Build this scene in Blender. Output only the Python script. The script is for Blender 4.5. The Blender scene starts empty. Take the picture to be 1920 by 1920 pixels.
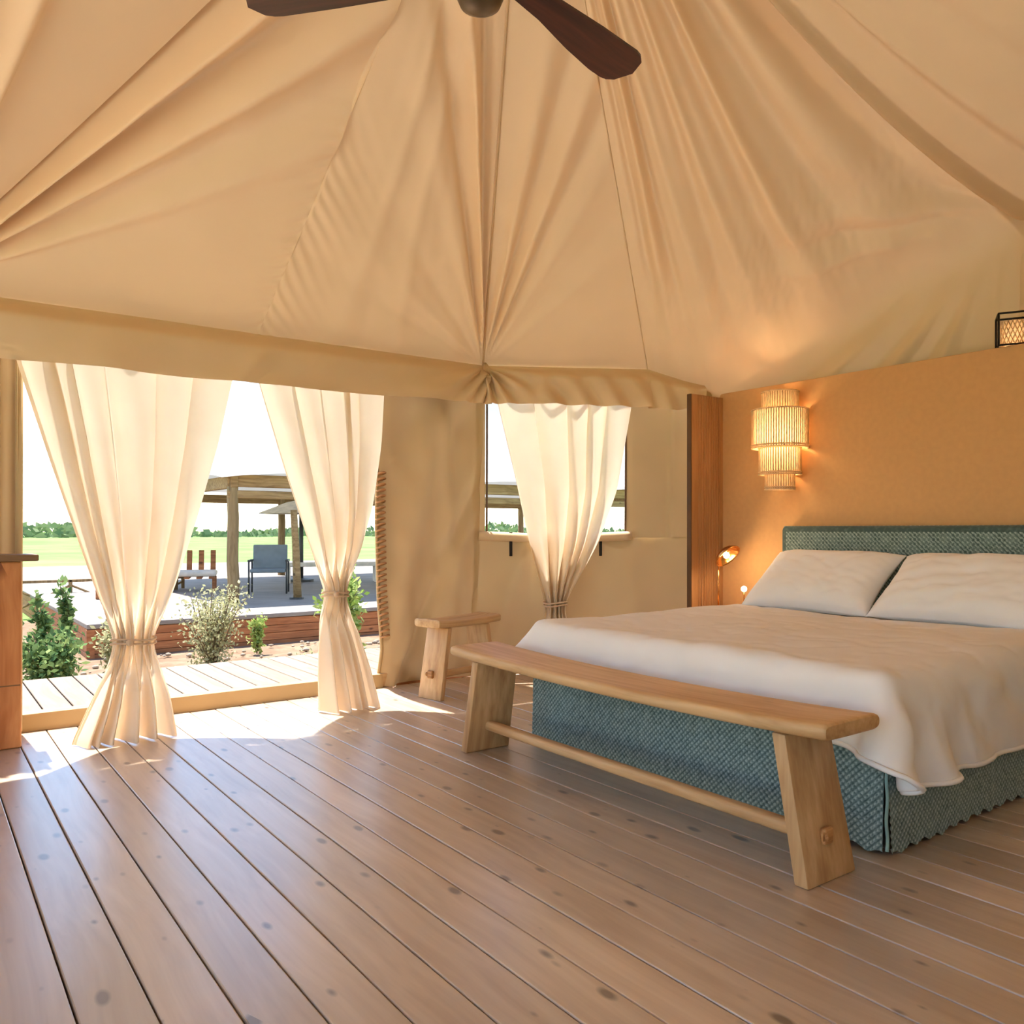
import bpy, bmesh, math, random
import numpy as np
from mathutils import Vector, Matrix

random.seed(7)
rng = np.random.default_rng(11)
scene = bpy.context.scene
COL = scene.collection
PI = math.pi

# ------------------------------------------------------------------ camera
cam_d = bpy.data.cameras.new('camera')
cam = bpy.data.objects.new('camera', cam_d)
COL.objects.link(cam)
cam.location = (0, 0, 1.04)
cam.rotation_euler = (PI / 2, 0, -math.radians(36.108))
cam_d.sensor_width = 36
cam_d.lens = 28.995
cam_d.shift_y = 34 / 1920
cam_d.clip_start = .02
cam_d.clip_end = 2000
scene.camera = cam

# ------------------------------------------------------------------ sky, sun, exposure
SUN_DIR = Vector((0.02, -0.357, -0.934)).normalized()      # direction in which the light travels
world = bpy.data.worlds.new('world')
scene.world = world
world.use_nodes = True
wn = world.node_tree.nodes
wl = world.node_tree.links
wn.clear()
w_out = wn.new('ShaderNodeOutputWorld')
w_bg = wn.new('ShaderNodeBackground')
w_sky = wn.new('ShaderNodeTexSky')
w_sky.sky_type = 'NISHITA'
w_sky.sun_disc = False
w_sky.sun_elevation = math.radians(69)
w_sky.sun_rotation = 0.0
w_sky.air_density = 1.0
w_sky.dust_density = 0.3
w_sky.ozone_density = 1.0
w_bg.inputs['Strength'].default_value = 0.10
wl.new(w_sky.outputs[0], w_bg.inputs['Color'])
wl.new(w_bg.outputs[0], w_out.inputs['Surface'])

sun_d = bpy.data.lights.new('sun', 'SUN')
sun_d.energy = 3.3
sun_d.angle = math.radians(0.8)
sun_d.color = (1.0, .955, .88)
sun = bpy.data.objects.new('sun', sun_d)
COL.objects.link(sun)
sun.rotation_euler = SUN_DIR.to_track_quat('-Z', 'Y').to_euler()
sun.location = (2, 14, 30)

scene.view_settings.view_transform = 'Standard'
scene.view_settings.look = 'None'
scene.view_settings.exposure = 2.2
scene.view_settings.gamma = 1
scene.view_settings.use_curve_mapping = False
try:
    scene.cycles.max_bounces = 6
    scene.cycles.diffuse_bounces = 4
    scene.cycles.glossy_bounces = 2
    scene.cycles.transmission_bounces = 4
    scene.cycles.transparent_max_bounces = 4
    scene.cycles.caustics_reflective = False
    scene.cycles.caustics_refractive = False
    scene.cycles.use_adaptive_sampling = True
    scene.cycles.adaptive_threshold = 0.09
    scene.cycles.adaptive_min_samples = 12
    scene.cycles.sample_clamp_indirect = 6
except Exception:
    pass


# ------------------------------------------------------------------ helpers
def srgb(r, g, b):
    f = lambda c: (c / 255 / 12.92) if c / 255 <= .04045 else ((c / 255 + .055) / 1.055) ** 2.4
    return (f(r), f(g), f(b), 1)


def tag(o, label=None, cat=None, group=None, kind=None):
    if label: o['label'] = label
    if cat: o['category'] = cat
    if group: o['group'] = group
    if kind: o['kind'] = kind
    return o


def empty(name, loc=(0, 0, 0), rz=0.0):
    o = bpy.data.objects.new(name, None)
    o.empty_display_size = .1
    COL.objects.link(o)
    o.location = loc
    o.rotation_euler = (0, 0, rz)
    return o


def link(name, me, mat=None, parent=None, smooth=False):
    if mat is not None and not me.materials:
        me.materials.append(mat)
    if smooth:
        me.polygons.foreach_set('use_smooth', [True] * len(me.polygons))
    o = bpy.data.objects.new(name, me)
    COL.objects.link(o)
    if parent is not None:
        o.parent = parent
    return o


def mesh_np(name, verts, faces):
    me = bpy.data.meshes.new(name)
    me.from_pydata([tuple(map(float, v)) for v in verts], [], [tuple(map(int, f)) for f in faces])
    me.update()
    return me


def grid_faces(nu, nv, wrap_u=False, off=0):
    """vertex index = i*nv + j, i in nu, j in nv"""
    fs = []
    for i in range(nu if wrap_u else nu - 1):
        i2 = (i + 1) % nu
        for j in range(nv - 1):
            fs.append((off + i * nv + j, off + i2 * nv + j, off + i2 * nv + j + 1, off + i * nv + j + 1))
    return fs


class MB:
    """collects shapes into one bmesh"""
    def __init__(self):
        self.bm = bmesh.new()

    def box(self, c, s, rot=None, bevel=0.0, seg=2):
        m = Matrix.Translation(Vector(c)) @ (rot.to_4x4() if rot is not None else Matrix.Identity(4)) @ Matrix.Diagonal((s[0], s[1], s[2], 1))
        r = bmesh.ops.create_cube(self.bm, size=1, matrix=m)
        if bevel > 0:
            es = list({e for v in r['verts'] for e in v.link_edges})
            bmesh.ops.bevel(self.bm, geom=es, offset=bevel, segments=seg, profile=.5, affect='EDGES', clamp_overlap=True)
        return self

    def prism(self, pts, axis_vec, bevel=0.0, seg=2):
        """polygon pts (3d list) extruded along axis_vec"""
        vs = [self.bm.verts.new(p) for p in pts]
        f = self.bm.faces.new(vs)
        r = bmesh.ops.extrude_face_region(self.bm, geom=[f])
        nv = [g for g in r['geom'] if isinstance(g, bmesh.types.BMVert)]
        bmesh.ops.translate(self.bm, verts=nv, vec=Vector(axis_vec))
        allv = vs + nv
        fs = list({ff for v in allv for ff in v.link_faces})
        bmesh.ops.recalc_face_normals(self.bm, faces=fs)
        if bevel > 0:
            es = list({e for v in allv for e in v.link_edges})
            bmesh.ops.bevel(self.bm, geom=es, offset=bevel, segments=seg, profile=.5, affect='EDGES', clamp_overlap=True)
        return self

    def tube(self, pts, r, n=8, closed=False, r2=None):
        pts = [Vector(p) for p in pts]
        m = len(pts)
        rings = []
        prev = None
        for i, p in enumerate(pts):
            if closed:
                t = pts[(i + 1) % m] - pts[i - 1]
            else:
                t = pts[min(i + 1, m - 1)] - pts[max(i - 1, 0)]
            t.normalize()
            if prev is None:
                a = Vector((0, 0, 1)) if abs(t.z) < .9 else Vector((1, 0, 0))
                u = t.cross(a).normalized()
            else:
                u = (prev - t * prev.dot(t)).normalized()
            prev = u
            w = t.cross(u)
            rr = r if r2 is None else r + (r2 - r) * i / max(1, m - 1)
            rings.append([self.bm.verts.new(p + (u * math.cos(2 * PI * k / n) + w * math.sin(2 * PI * k / n)) * rr) for k in range(n)])
        for i in range(m if closed else m - 1):
            a, b = rings[i], rings[(i + 1) % m]
            for k in range(n):
                self.bm.faces.new((a[k], a[(k + 1) % n], b[(k + 1) % n], b[k]))
        if not closed:
            self.bm.faces.new(rings[0][::-1])
            self.bm.faces.new(rings[-1])
        return self

    def lathe(self, prof, n=24, c=(0, 0, 0), cap=True):
        """prof list of (r,z)"""
        rings = []
        for r, z in prof:
            rings.append([self.bm.verts.new((c[0] + r * math.cos(2 * PI * k / n), c[1] + r * math.sin(2 * PI * k / n), c[2] + z)) for k in range(n)])
        for a, b in zip(rings[:-1], rings[1:]):
            for k in range(n):
                self.bm.faces.new((a[k], a[(k + 1) % n], b[(k + 1) % n], b[k]))
        if cap:
            if prof[0][0] > 1e-5: self.bm.faces.new(rings[0][::-1])
            if prof[-1][0] > 1e-5: self.bm.faces.new(rings[-1])
        return self

    def xform(self, m):
        bmesh.ops.transform(self.bm, matrix=m, verts=self.bm.verts)
        return self

    def mesh(self, name='mesh'):
        me = bpy.data.meshes.new(name)
        bmesh.ops.remove_doubles(self.bm, verts=self.bm.verts, dist=1e-5)
        bmesh.ops.recalc_face_normals(self.bm, faces=self.bm.faces)
        self.bm.to_mesh(me)
        self.bm.free()
        return me

    def build(self, name, mat, parent=None, smooth=False):
        return link(name, self.mesh(name), mat, parent, smooth)


def smooth_by_angle(o, deg=35):
    me = o.data
    me.polygons.foreach_set('use_smooth', [True] * len(me.polygons))
    bm = bmesh.new()
    bm.from_mesh(me)
    for e in bm.edges:
        if len(e.link_faces) == 2 and e.calc_face_angle(0) > math.radians(deg):
            e.smooth = False
    bm.to_mesh(me)
    bm.free()
    return o


def copy_tree(o, parent=None):
    c = o.copy()
    COL.objects.link(c)
    if parent is not None:
        c.parent = parent
    for ch in list(o.children):
        copy_tree(ch, c)
    return c


def vnoise(x, y, seed=0, octaves=3, base=1.0):
    """smooth pseudo noise as a sum of sines (numpy arrays)"""
    r = np.random.default_rng(seed)
    out = np.zeros_like(x, dtype=float)
    amp, fr = 1.0, base
    for _ in range(octaves):
        for _ in range(5):
            a = r.uniform(0, 2 * PI)
            k = fr * r.uniform(.6, 1.4)
            out += amp * np.sin(k * (np.cos(a) * x + np.sin(a) * y) * 2 * PI + r.uniform(0, 2 * PI)) / 5
        amp *= .5
        fr *= 2
    return out


def sm(t, a, b):
    t = np.clip((t - a) / (b - a), 0, 1)
    return t * t * (3 - 2 * t)


def arr(*a):
    return np.array(a, float)


# ------------------------------------------------------------------ materials
def new_mat(name):
    m = bpy.data.materials.new(name)
    m.use_nodes = True
    nt = m.node_tree
    nt.nodes.clear()
    out = nt.nodes.new('ShaderNodeOutputMaterial')
    return m, nt, out


def nd(nt, typ, **kw):
    n = nt.nodes.new(typ)
    for k, v in kw.items():
        if k.startswith('i_'):
            n.inputs[k[2:].replace('_', ' ')].default_value = v
        else:
            setattr(n, k, v)
    return n


def ramp(nt, stops):
    r = nt.nodes.new('ShaderNodeValToRGB')
    el = r.color_ramp.elements
    el[0].position, el[0].color = stops[0]
    el[1].position, el[1].color = stops[-1]
    for p, c in stops[1:-1]:
        e = el.new(p)
        e.color = c
    return r


def mat_plain(name, col, rough=.5, metal=0.0, bump=0.0, bscale=60, var=0.12, spec=.4, coat=0.0):
    m, nt, out = new_mat(name)
    b = nd(nt, 'ShaderNodeBsdfPrincipled')
    b.inputs['Roughness'].default_value = rough
    b.inputs['Metallic'].default_value = metal
    b.inputs['Specular IOR Level'].default_value = spec
    if coat: b.inputs['Coat Weight'].default_value = coat
    tc = nd(nt, 'ShaderNodeTexCoord')
    nz = nd(nt, 'ShaderNodeTexNoise')
    nz.inputs['Scale'].default_value = bscale * .12
    nz.inputs['Detail'].default_value = 1
    nt.links.new(tc.outputs['Object'], nz.inputs['Vector'])
    c1 = tuple(min(1, c * (1 - var)) for c in col[:3]) + (1,)
    c2 = tuple(min(1, c * (1 + var)) for c in col[:3]) + (1,)
    r = ramp(nt, [(.3, c1), (.7, c2)])
    nt.links.new(nz.outputs['Fac'], r.inputs['Fac'])
    nt.links.new(r.outputs['Color'], b.inputs['Base Color'])
    if bump:
        n2 = nd(nt, 'ShaderNodeTexNoise')
        n2.inputs['Scale'].default_value = bscale
        n2.inputs['Detail'].default_value = 3
        nt.links.new(tc.outputs['Object'], n2.inputs['Vector'])
        bp = nd(nt, 'ShaderNodeBump')
        bp.inputs['Strength'].default_value = bump
        bp.inputs['Distance'].default_value = .01
        nt.links.new(n2.outputs['Fac'], bp.inputs['Height'])
        nt.links.new(bp.outputs['Normal'], b.inputs['Normal'])
    nt.links.new(b.outputs[0], out.inputs['Surface'])
    return m


def mat_cloth(name, col, transl=.35, var=.06, nscale=3.0, weave=700, bump=0.0, tcol=None):
    """woven cloth: diffuse + translucent, faint mottling and fine weave"""
    m, nt, out = new_mat(name)
    tc = nd(nt, 'ShaderNodeTexCoord')
    nz = nd(nt, 'ShaderNodeTexNoise')
    nz.inputs['Scale'].default_value = nscale
    nz.inputs['Detail'].default_value = 1
    nt.links.new(tc.outputs['Object'], nz.inputs['Vector'])
    c1 = tuple(c * (1 - var) for c in col[:3]) + (1,)
    c2 = tuple(min(1, c * (1 + var)) for c in col[:3]) + (1,)
    r = ramp(nt, [(.3, c1), (.7, c2)])
    nt.links.new(nz.outputs['Fac'], r.inputs['Fac'])
    d = nd(nt, 'ShaderNodeBsdfDiffuse')
    t = nd(nt, 'ShaderNodeBsdfTranslucent')
    nt.links.new(r.outputs['Color'], d.inputs['Color'])
    if tcol is None:
        nt.links.new(r.outputs['Color'], t.inputs['Color'])
    else:
        t.inputs['Color'].default_value = tcol
    mx = nd(nt, 'ShaderNodeMixShader')
    mx.inputs[0].default_value = transl
    nt.links.new(d.outputs[0], mx.inputs[1])
    nt.links.new(t.outputs[0], mx.inputs[2])
    if bump > .05:
        w = nd(nt, 'ShaderNodeTexNoise')
        w.inputs['Scale'].default_value = weave
        w.inputs['Detail'].default_value = 0
        nt.links.new(tc.outputs['Object'], w.inputs['Vector'])
        bp = nd(nt, 'ShaderNodeBump')
        bp.inputs['Strength'].default_value = bump
        bp.inputs['Distance'].default_value = .002
        nt.links.new(w.outputs['Fac'], bp.inputs['Height'])
        nt.links.new(bp.outputs['Normal'], d.inputs['Normal'])
    nt.links.new(mx.outputs[0], out.inputs['Surface'])
    return m


def mat_wood(name, c_dark, c_mid, c_light, knot, axis=1, grain=1.0, rough=.5, knots=True, spec=.4, kscale=1.0, bump=.15, tone=.18, coat=0.0):
    """grain runs along local axis; each object gets its own offset and tone"""
    m, nt, out = new_mat(name)
    L = nt.links
    tc = nd(nt, 'ShaderNodeTexCoord')
    oi = nd(nt, 'ShaderNodeObjectInfo')
    mul = nd(nt, 'ShaderNodeMath', operation='MULTIPLY')
    mul.inputs[1].default_value = 37.0
    L.new(oi.outputs['Random'], mul.inputs[0])
    add = nd(nt, 'ShaderNodeVectorMath', operation='ADD')
    L.new(tc.outputs['Object'], add.inputs[0])
    cmb = nd(nt, 'ShaderNodeCombineXYZ')
    L.new(mul.outputs[0], cmb.inputs[0]); L.new(mul.outputs[0], cmb.inputs[1]); L.new(mul.outputs[0], cmb.inputs[2])
    L.new(cmb.outputs[0], add.inputs[1])
    # slight waviness
    wv = nd(nt, 'ShaderNodeTexNoise')
    wv.inputs['Scale'].default_value = 2.2
    wv.inputs['Detail'].default_value = 0
    L.new(add.outputs[0], wv.inputs['Vector'])
    mp = nd(nt, 'ShaderNodeMapping')
    sc = [26 * grain] * 3
    sc[axis] = 1.3 * grain
    mp.inputs['Scale'].default_value = sc
    L.new(add.outputs[0], mp.inputs['Vector'])
    wadd = nd(nt, 'ShaderNodeVectorMath', operation='MULTIPLY_ADD')
    L.new(wv.outputs['Color'], wadd.inputs[0])
    wadd.inputs[1].default_value = (1.6, 1.6, 1.6)
    L.new(mp.outputs[0], wadd.inputs[2])
    g = nd(nt, 'ShaderNodeTexNoise')
    g.inputs['Scale'].default_value = 1.0
    g.inputs['Detail'].default_value = 3
    g.inputs['Roughness'].default_value = .62
    L.new(wadd.outputs[0], g.inputs['Vector'])
    r = ramp(nt, [(.30, c_dark), (.5, c_mid), (.72, c_light)])
    L.new(g.outputs['Fac'], r.inputs['Fac'])
    col = r.outputs['Color']
    # broad blotches
    bl = nd(nt, 'ShaderNodeTexNoise')
    bl.inputs['Scale'].default_value = 1.7
    bl.inputs['Detail'].default_value = 1
    L.new(add.outputs[0], bl.inputs['Vector'])
    hs = nd(nt, 'ShaderNodeHueSaturation')
    mr = nd(nt, 'ShaderNodeMapRange')
    mr.inputs['From Min'].default_value = .3; mr.inputs['From Max'].default_value = .7
    mr.inputs['To Min'].default_value = .9; mr.inputs['To Max'].default_value = 1.1
    L.new(bl.outputs['Fac'], mr.inputs['Value'])
    mr2 = nd(nt, 'ShaderNodeMapRange')
    mr2.inputs['To Min'].default_value = 1 - tone; mr2.inputs['To Max'].default_value = 1 + tone * .7
    L.new(oi.outputs['Random'], mr2.inputs['Value'])
    mm = nd(nt, 'ShaderNodeMath', operation='MULTIPLY')
    L.new(mr.outputs[0], mm.inputs[0]); L.new(mr2.outputs[0], mm.inputs[1])
    L.new(mm.outputs[0], hs.inputs['Value'])
    L.new(col, hs.inputs['Color'])
    col = hs.outputs['Color']
    if knots:
        kp = nd(nt, 'ShaderNodeMapping')
        ks = [7.5 * kscale] * 3
        ks[axis] = 3.6 * kscale
        kp.inputs['Scale'].default_value = ks
        L.new(add.outputs[0], kp.inputs['Vector'])
        kn = nd(nt, 'ShaderNodeVectorMath', operation='MULTIPLY_ADD')
        L.new(wv.outputs['Color'], kn.inputs[0])
        kn.inputs[1].default_value = (.5, .5, .5)
        L.new(kp.outputs[0], kn.inputs[2])
        vo = nd(nt, 'ShaderNodeTexVoronoi')
        vo.inputs['Scale'].default_value = 1.0
        L.new(kn.outputs[0], vo.inputs['Vector'])
        # only some of the cells carry a knot
        sp = nd(nt, 'ShaderNodeSeparateColor')
        L.new(vo.outputs['Color'], sp.inputs[0])
        thr = nd(nt, 'ShaderNodeMapRange')
        thr.inputs['From Min'].default_value = .30; thr.inputs['From Max'].default_value = 1.0
        thr.inputs['To Min'].default_value = .0; thr.inputs['To Max'].default_value = .26
        L.new(sp.outputs[0], thr.inputs['Value'])
        dv = nd(nt, 'ShaderNodeMath', operation='SUBTRACT')
        L.new(thr.outputs[0], dv.inputs[0]); L.new(vo.outputs['Distance'], dv.inputs[1])
        fc = nd(nt, 'ShaderNodeMapRange')
        fc.inputs['From Min'].default_value = -.03; fc.inputs['From Max'].default_value = .10
        fc.inputs['To Min'].default_value = 0; fc.inputs['To Max'].default_value = .85
        L.new(dv.outputs[0], fc.inputs['Value'])
        mx = nd(nt, 'ShaderNodeMix', data_type='RGBA')
        L.new(fc.outputs[0], mx.inputs[0])
        L.new(col, mx.inputs[6])
        mx.inputs[7].default_value = knot
        col = mx.outputs[2]
    b = nd(nt, 'ShaderNodeBsdfPrincipled')
    b.inputs['Roughness'].default_value = rough
    b.inputs['Specular IOR Level'].default_value = spec
    b.inputs['Coat Weight'].default_value = coat
    b.inputs['Coat Roughness'].default_value = .30
    b.inputs['Coat IOR'].default_value = 1.85
    L.new(col, b.inputs['Base Color'])
    if bump > .2:
        bp = nd(nt, 'ShaderNodeBump')
        bp.inputs['Strength'].default_value = bump
        bp.inputs['Distance'].default_value = .003
        L.new(g.outputs['Fac'], bp.inputs['Height'])
        L.new(bp.outputs['Normal'], b.inputs['Normal'])
    L.new(b.outputs[0], out.inputs['Surface'])
    return m


def mat_leaf(name, c1, c2, transl=.3):
    m, nt, out = new_mat(name)
    g = nd(nt, 'ShaderNodeNewGeometry')
    r = ramp(nt, [(0, c1), (1, c2)])
    nt.links.new(g.outputs['Random Per Island'], r.inputs['Fac'])
    d = nd(nt, 'ShaderNodeBsdfDiffuse')
    t = nd(nt, 'ShaderNodeBsdfTranslucent')
    nt.links.new(r.outputs['Color'], d.inputs['Color'])
    nt.links.new(r.outputs['Color'], t.inputs['Color'])
    mx = nd(nt, 'ShaderNodeMixShader')
    mx.inputs[0].default_value = transl
    nt.links.new(d.outputs[0], mx.inputs[1])
    nt.links.new(t.outputs[0], mx.inputs[2])
    nt.links.new(mx.outputs[0], out.inputs['Surface'])
    return m


def mat_ground(name, stops, scale=.6, detail=5, rough=.95):
    m, nt, out = new_mat(name)
    tc = nd(nt, 'ShaderNodeTexCoord')
    nz = nd(nt, 'ShaderNodeTexNoise')
    nz.inputs['Scale'].default_value = scale
    nz.inputs['Detail'].default_value = detail
    nz.inputs['Roughness'].default_value = .65
    nt.links.new(tc.outputs['Object'], nz.inputs['Vector'])
    r = ramp(nt, stops)
    nt.links.new(nz.outputs['Fac'], r.inputs['Fac'])
    b = nd(nt, 'ShaderNodeBsdfPrincipled')
    b.inputs['Roughness'].default_value = rough
    b.inputs['Specular IOR Level'].default_value = .1
    nt.links.new(r.outputs['Color'], b.inputs['Base Color'])
    nt.links.new(b.outputs[0], out.inputs['Surface'])
    return m


def mat_emit(name, col, strength):
    m, nt, out = new_mat(name)
    e = nd(nt, 'ShaderNodeEmission')
    e.inputs['Color'].default_value = col
    e.inputs['Strength'].default_value = strength
    nt.links.new(e.outputs[0], out.inputs['Surface'])
    return m


M = {}
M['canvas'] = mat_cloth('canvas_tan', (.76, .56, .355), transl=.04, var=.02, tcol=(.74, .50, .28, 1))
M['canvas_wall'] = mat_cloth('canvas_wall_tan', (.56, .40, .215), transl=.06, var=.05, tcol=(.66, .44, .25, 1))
M['seam'] = mat_plain('canvas_seam', (.42, .28, .15, 1), rough=.9, var=.1)
M['curtain'] = mat_cloth('curtain_cream_linen', (.92, .78, .60), transl=.36, var=.03, nscale=5)
M['tie'] = mat_cloth('curtain_tie_cord', (.75, .55, .38), transl=.1)
M['floor_wood'] = mat_wood('floor_larch', srgb(180, 154, 128), srgb(193, 169, 143), srgb(204, 182, 157), srgb(78, 60, 47), coat=1.0, axis=1, rough=.48, spec=.5, kscale=2.0, bump=.25)
M['teak'] = mat_wood('bench_pale_wood', srgb(188, 142, 94), srgb(208, 166, 116), srgb(222, 184, 136), srgb(150, 96, 52), axis=1, rough=.5, knots=False, tone=.05)
M['teak_v'] = mat_wood('bench_pale_wood_upright', srgb(184, 138, 92), srgb(204, 162, 112), srgb(220, 180, 132), srgb(150, 96, 52), axis=2, rough=.5, knots=False, tone=.05)
M['teak_x'] = mat_wood('stool_pale_wood', srgb(188, 142, 94), srgb(208, 166, 116), srgb(222, 184, 136), srgb(150, 96, 52), axis=0, rough=.5, knots=False, tone=.05)
M['tenon'] = mat_wood('tenon_end_grain', srgb(140, 94, 54), srgb(186, 134, 82), srgb(206, 158, 104), srgb(80, 50, 30), axis=0, rough=.6, knots=False, tone=.05, grain=2)
M['cab_wood'] = mat_wood('cabinet_pine', srgb(184, 112, 62), srgb(206, 136, 82), srgb(220, 156, 100), srgb(120, 66, 34), axis=2, rough=.5, tone=.05, kscale=.5, grain=.7)
M['cab_top'] = mat_wood('cabinet_top_dark', srgb(104, 76, 50), srgb(126, 94, 64), srgb(142, 110, 78), srgb(60, 40, 26), axis=0, rough=.5, tone=.05, knots=False)
M['partition'] = mat_plain('partition_ochre', srgb(212, 162, 108), rough=.75, bump=.02, bscale=260, var=.025)
M['flute'] = mat_wood('fluted_panel_wood', srgb(170, 120, 76), srgb(186, 136, 90), srgb(196, 148, 102), srgb(120, 70, 40), axis=2, rough=.55, knots=False, tone=.04)
M['dark_edge'] = mat_plain('dark_corner_strip', srgb(92, 62, 36), rough=.7)
M['linen'] = mat_cloth('white_linen', (.93, .89, .87), transl=.06, var=.015, nscale=6, bump=.08)
M['mattress'] = mat_plain('mattress_ticking', (.85, .83, .8, 1), rough=.9)
M['bed_core'] = mat_plain('bed_core_dark', (.08, .07, .06, 1), rough=.9)
M['mahogany'] = mat_wood('fan_mahogany', srgb(46, 20, 16), srgb(70, 32, 26), srgb(92, 44, 34), srgb(30, 12, 10), axis=0, rough=.38, knots=False, tone=.05)
M['fan_metal'] = mat_plain('fan_bronze_metal', srgb(112, 98, 80), rough=.35, metal=.7, var=.05)
M['brass'] = mat_plain('polished_brass', srgb(214, 150, 84), rough=.22, metal=1.0, var=.03)
M['black'] = mat_plain('black_metal', srgb(34, 24, 18), rough=.5, metal=.3, var=.1)
M['strap'] = mat_plain('black_strap', srgb(40, 32, 26), rough=.8)
M['rattan'] = mat_cloth('rattan_cane', (.90, .72, .48), transl=.45, var=.1, nscale=30)
M['cane'] = mat_cloth('rattan_dark_cane', (.74, .52, .29), transl=.15, var=.1, nscale=30)
M['bulb'] = mat_emit('warm_bulb', (1.0, .70, .36, 1), 8)
M['bulb_small'] = mat_emit('warm_small_bulb', (1.0, .74, .5, 1), 3)
M['deck_wood'] = mat_wood('outdoor_deck_wood', srgb(126, 106, 88), srgb(140, 120, 100), srgb(152, 132, 112), srgb(100, 78, 60), axis=1, rough=.7, knots=False, tone=.1)
M['sill_wood'] = mat_wood('door_sill_wood', srgb(166, 132, 88), srgb(184, 150, 106), srgb(196, 164, 120), srgb(110, 80, 50), axis=0, rough=.7, tone=.1)
M['skirt_wood'] = mat_wood('deck_skirting_wood', srgb(140, 84, 48), srgb(168, 104, 62), srgb(188, 124, 78), srgb(88, 48, 26), axis=0, rough=.7, tone=.14)
M['pav_wood'] = mat_wood('pavilion_rough_wood', srgb(112, 88, 58), srgb(140, 114, 78), srgb(160, 134, 96), srgb(70, 52, 34), axis=2, rough=.8, tone=.1)
M['pav_beam'] = mat_wood('pavilion_beam_wood', srgb(126, 96, 60), srgb(154, 122, 80), srgb(176, 144, 100), srgb(70, 52, 34), axis=0, rough=.8, tone=.1)
M['white_canvas'] = mat_cloth('white_canvas', (.42, .415, .40), transl=.2, var=.02)
M['pav_deck'] = mat_wood('raised_deck_wood', srgb(128, 118, 110), srgb(140, 130, 121), srgb(150, 141, 132), srgb(120, 92, 70), axis=0, rough=.75, knots=False, tone=.06)
M['grey_fabric'] = mat_plain('grey_outdoor_fabric', srgb(122, 130, 136), rough=.85, var=.08)
M['grey_metal'] = mat_plain('dark_grey_metal', srgb(78, 76, 74), rough=.5, metal=.4)
M['cream'] = mat_plain('cream_cushion', srgb(226, 214, 198), rough=.9)
M['bark'] = mat_plain('bark', srgb(112, 92, 70), rough=.95, bump=.4, bscale=80, var=.25)
M['leaf_grey'] = mat_leaf('sage_leaves', srgb(140, 142, 104), srgb(206, 200, 156), transl=.45)
M['leaf_green'] = mat_leaf('green_leaves', srgb(58, 92, 60), srgb(150, 172, 108))
M['leaf_bright'] = mat_leaf('bright_leaves', srgb(120, 150, 70), srgb(196, 206, 130))
M['leaf_far'] = mat_leaf('far_tree_leaves', srgb(96, 116, 84), srgb(140, 152, 112), transl=.15)
M['soil'] = mat_ground('dry_soil', [(.3, srgb(104, 82, 64)), (.5, srgb(130, 106, 86)), (.7, srgb(150, 126, 104))], scale=3)
M['field'] = mat_ground('meadow', [(.3, srgb(90, 120, 62)), (.5, srgb(110, 140, 76)), (.7, srgb(130, 154, 92))], scale=.12)
M['pebble'] = mat_plain('pebbles', srgb(160, 142, 122), rough=.9, var=.25)
M['rope'] = mat_plain('lacing_rope', srgb(186, 138, 96), rough=.9)


def mat_teal(name):
    m, nt, out = new_mat(name)
    tc = nd(nt, 'ShaderNodeTexCoord')
    at = nd(nt, 'ShaderNodeAttribute', attribute_name='knit')
    nz = nd(nt, 'ShaderNodeTexNoise')
    nz.inputs['Scale'].default_value = 40
    nz.inputs['Detail'].default_value = 4
    nt.links.new(tc.outputs['Object'], nz.inputs['Vector'])
    ad = nd(nt, 'ShaderNodeMath', operation='MULTIPLY_ADD')
    nt.links.new(nz.outputs['Fac'], ad.inputs[0])
    ad.inputs[1].default_value = .5
    nt.links.new(at.outputs['Fac'], ad.inputs[2])
    r = ramp(nt, [(.25, srgb(74, 92, 90)), (.6, srgb(128, 146, 142)), (.98, srgb(188, 200, 194))])
    nt.links.new(ad.outputs[0], r.inputs['Fac'])
    b = nd(nt, 'ShaderNodeBsdfPrincipled')
    b.inputs['Roughness'].default_value = .9
    b.inputs['Specular IOR Level'].default_value = .15
    b.inputs['Sheen Weight'].default_value = .15
    nt.links.new(r.outputs['Color'], b.inputs['Base Color'])
    n2 = nd(nt, 'ShaderNodeTexNoise')
    n2.inputs['Scale'].default_value = 260
    nt.links.new(tc.outputs['Object'], n2.inputs['Vector'])
    bp = nd(nt, 'ShaderNodeBump')
    bp.inputs['Strength'].default_value = .35
    bp.inputs['Distance'].default_value = .003
    nt.links.new(n2.outputs['Fac'], bp.inputs['Height'])
    nt.links.new(bp.outputs['Normal'], b.inputs['Normal'])
    nt.links.new(b.outputs[0], out.inputs['Surface'])
    return m


M['bounce_boards'] = mat_wood('bounce_deck_wood', srgb(206, 194, 178), srgb(218, 208, 194), srgb(228, 220, 208), srgb(160, 140, 120), axis=1, rough=.8, knots=False, tone=.05)  # kept very pale so the added deck throws more light inside
M['teal'] = mat_teal('teal_woven_throw')
M['stitch'] = mat_plain('pale_stitch', srgb(150, 180, 172), rough=.9)

# ================================================================== FLOOR
floor = tag(empty('floor'), 'brown knotty wooden plank floor inside the tent', kind='structure')
PW, PG = .1433, .0042
plank_me = MB().box((0, 0, -.014), (PW - PG, 6.85, .028), bevel=.0038, seg=2).mesh('plank')
for k in range(-14, 34):
    x = .285 + PW * (k + .5)
    o = link('plank', plank_me, M['floor_wood'], floor)
    o.location = (x, 1.5, random.uniform(-.0008, .0004))
sub = MB().box((1.65, 1.5, -.12), (6.9, 6.85, .16)).build('subfloor', M['bed_core'], floor)

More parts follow.
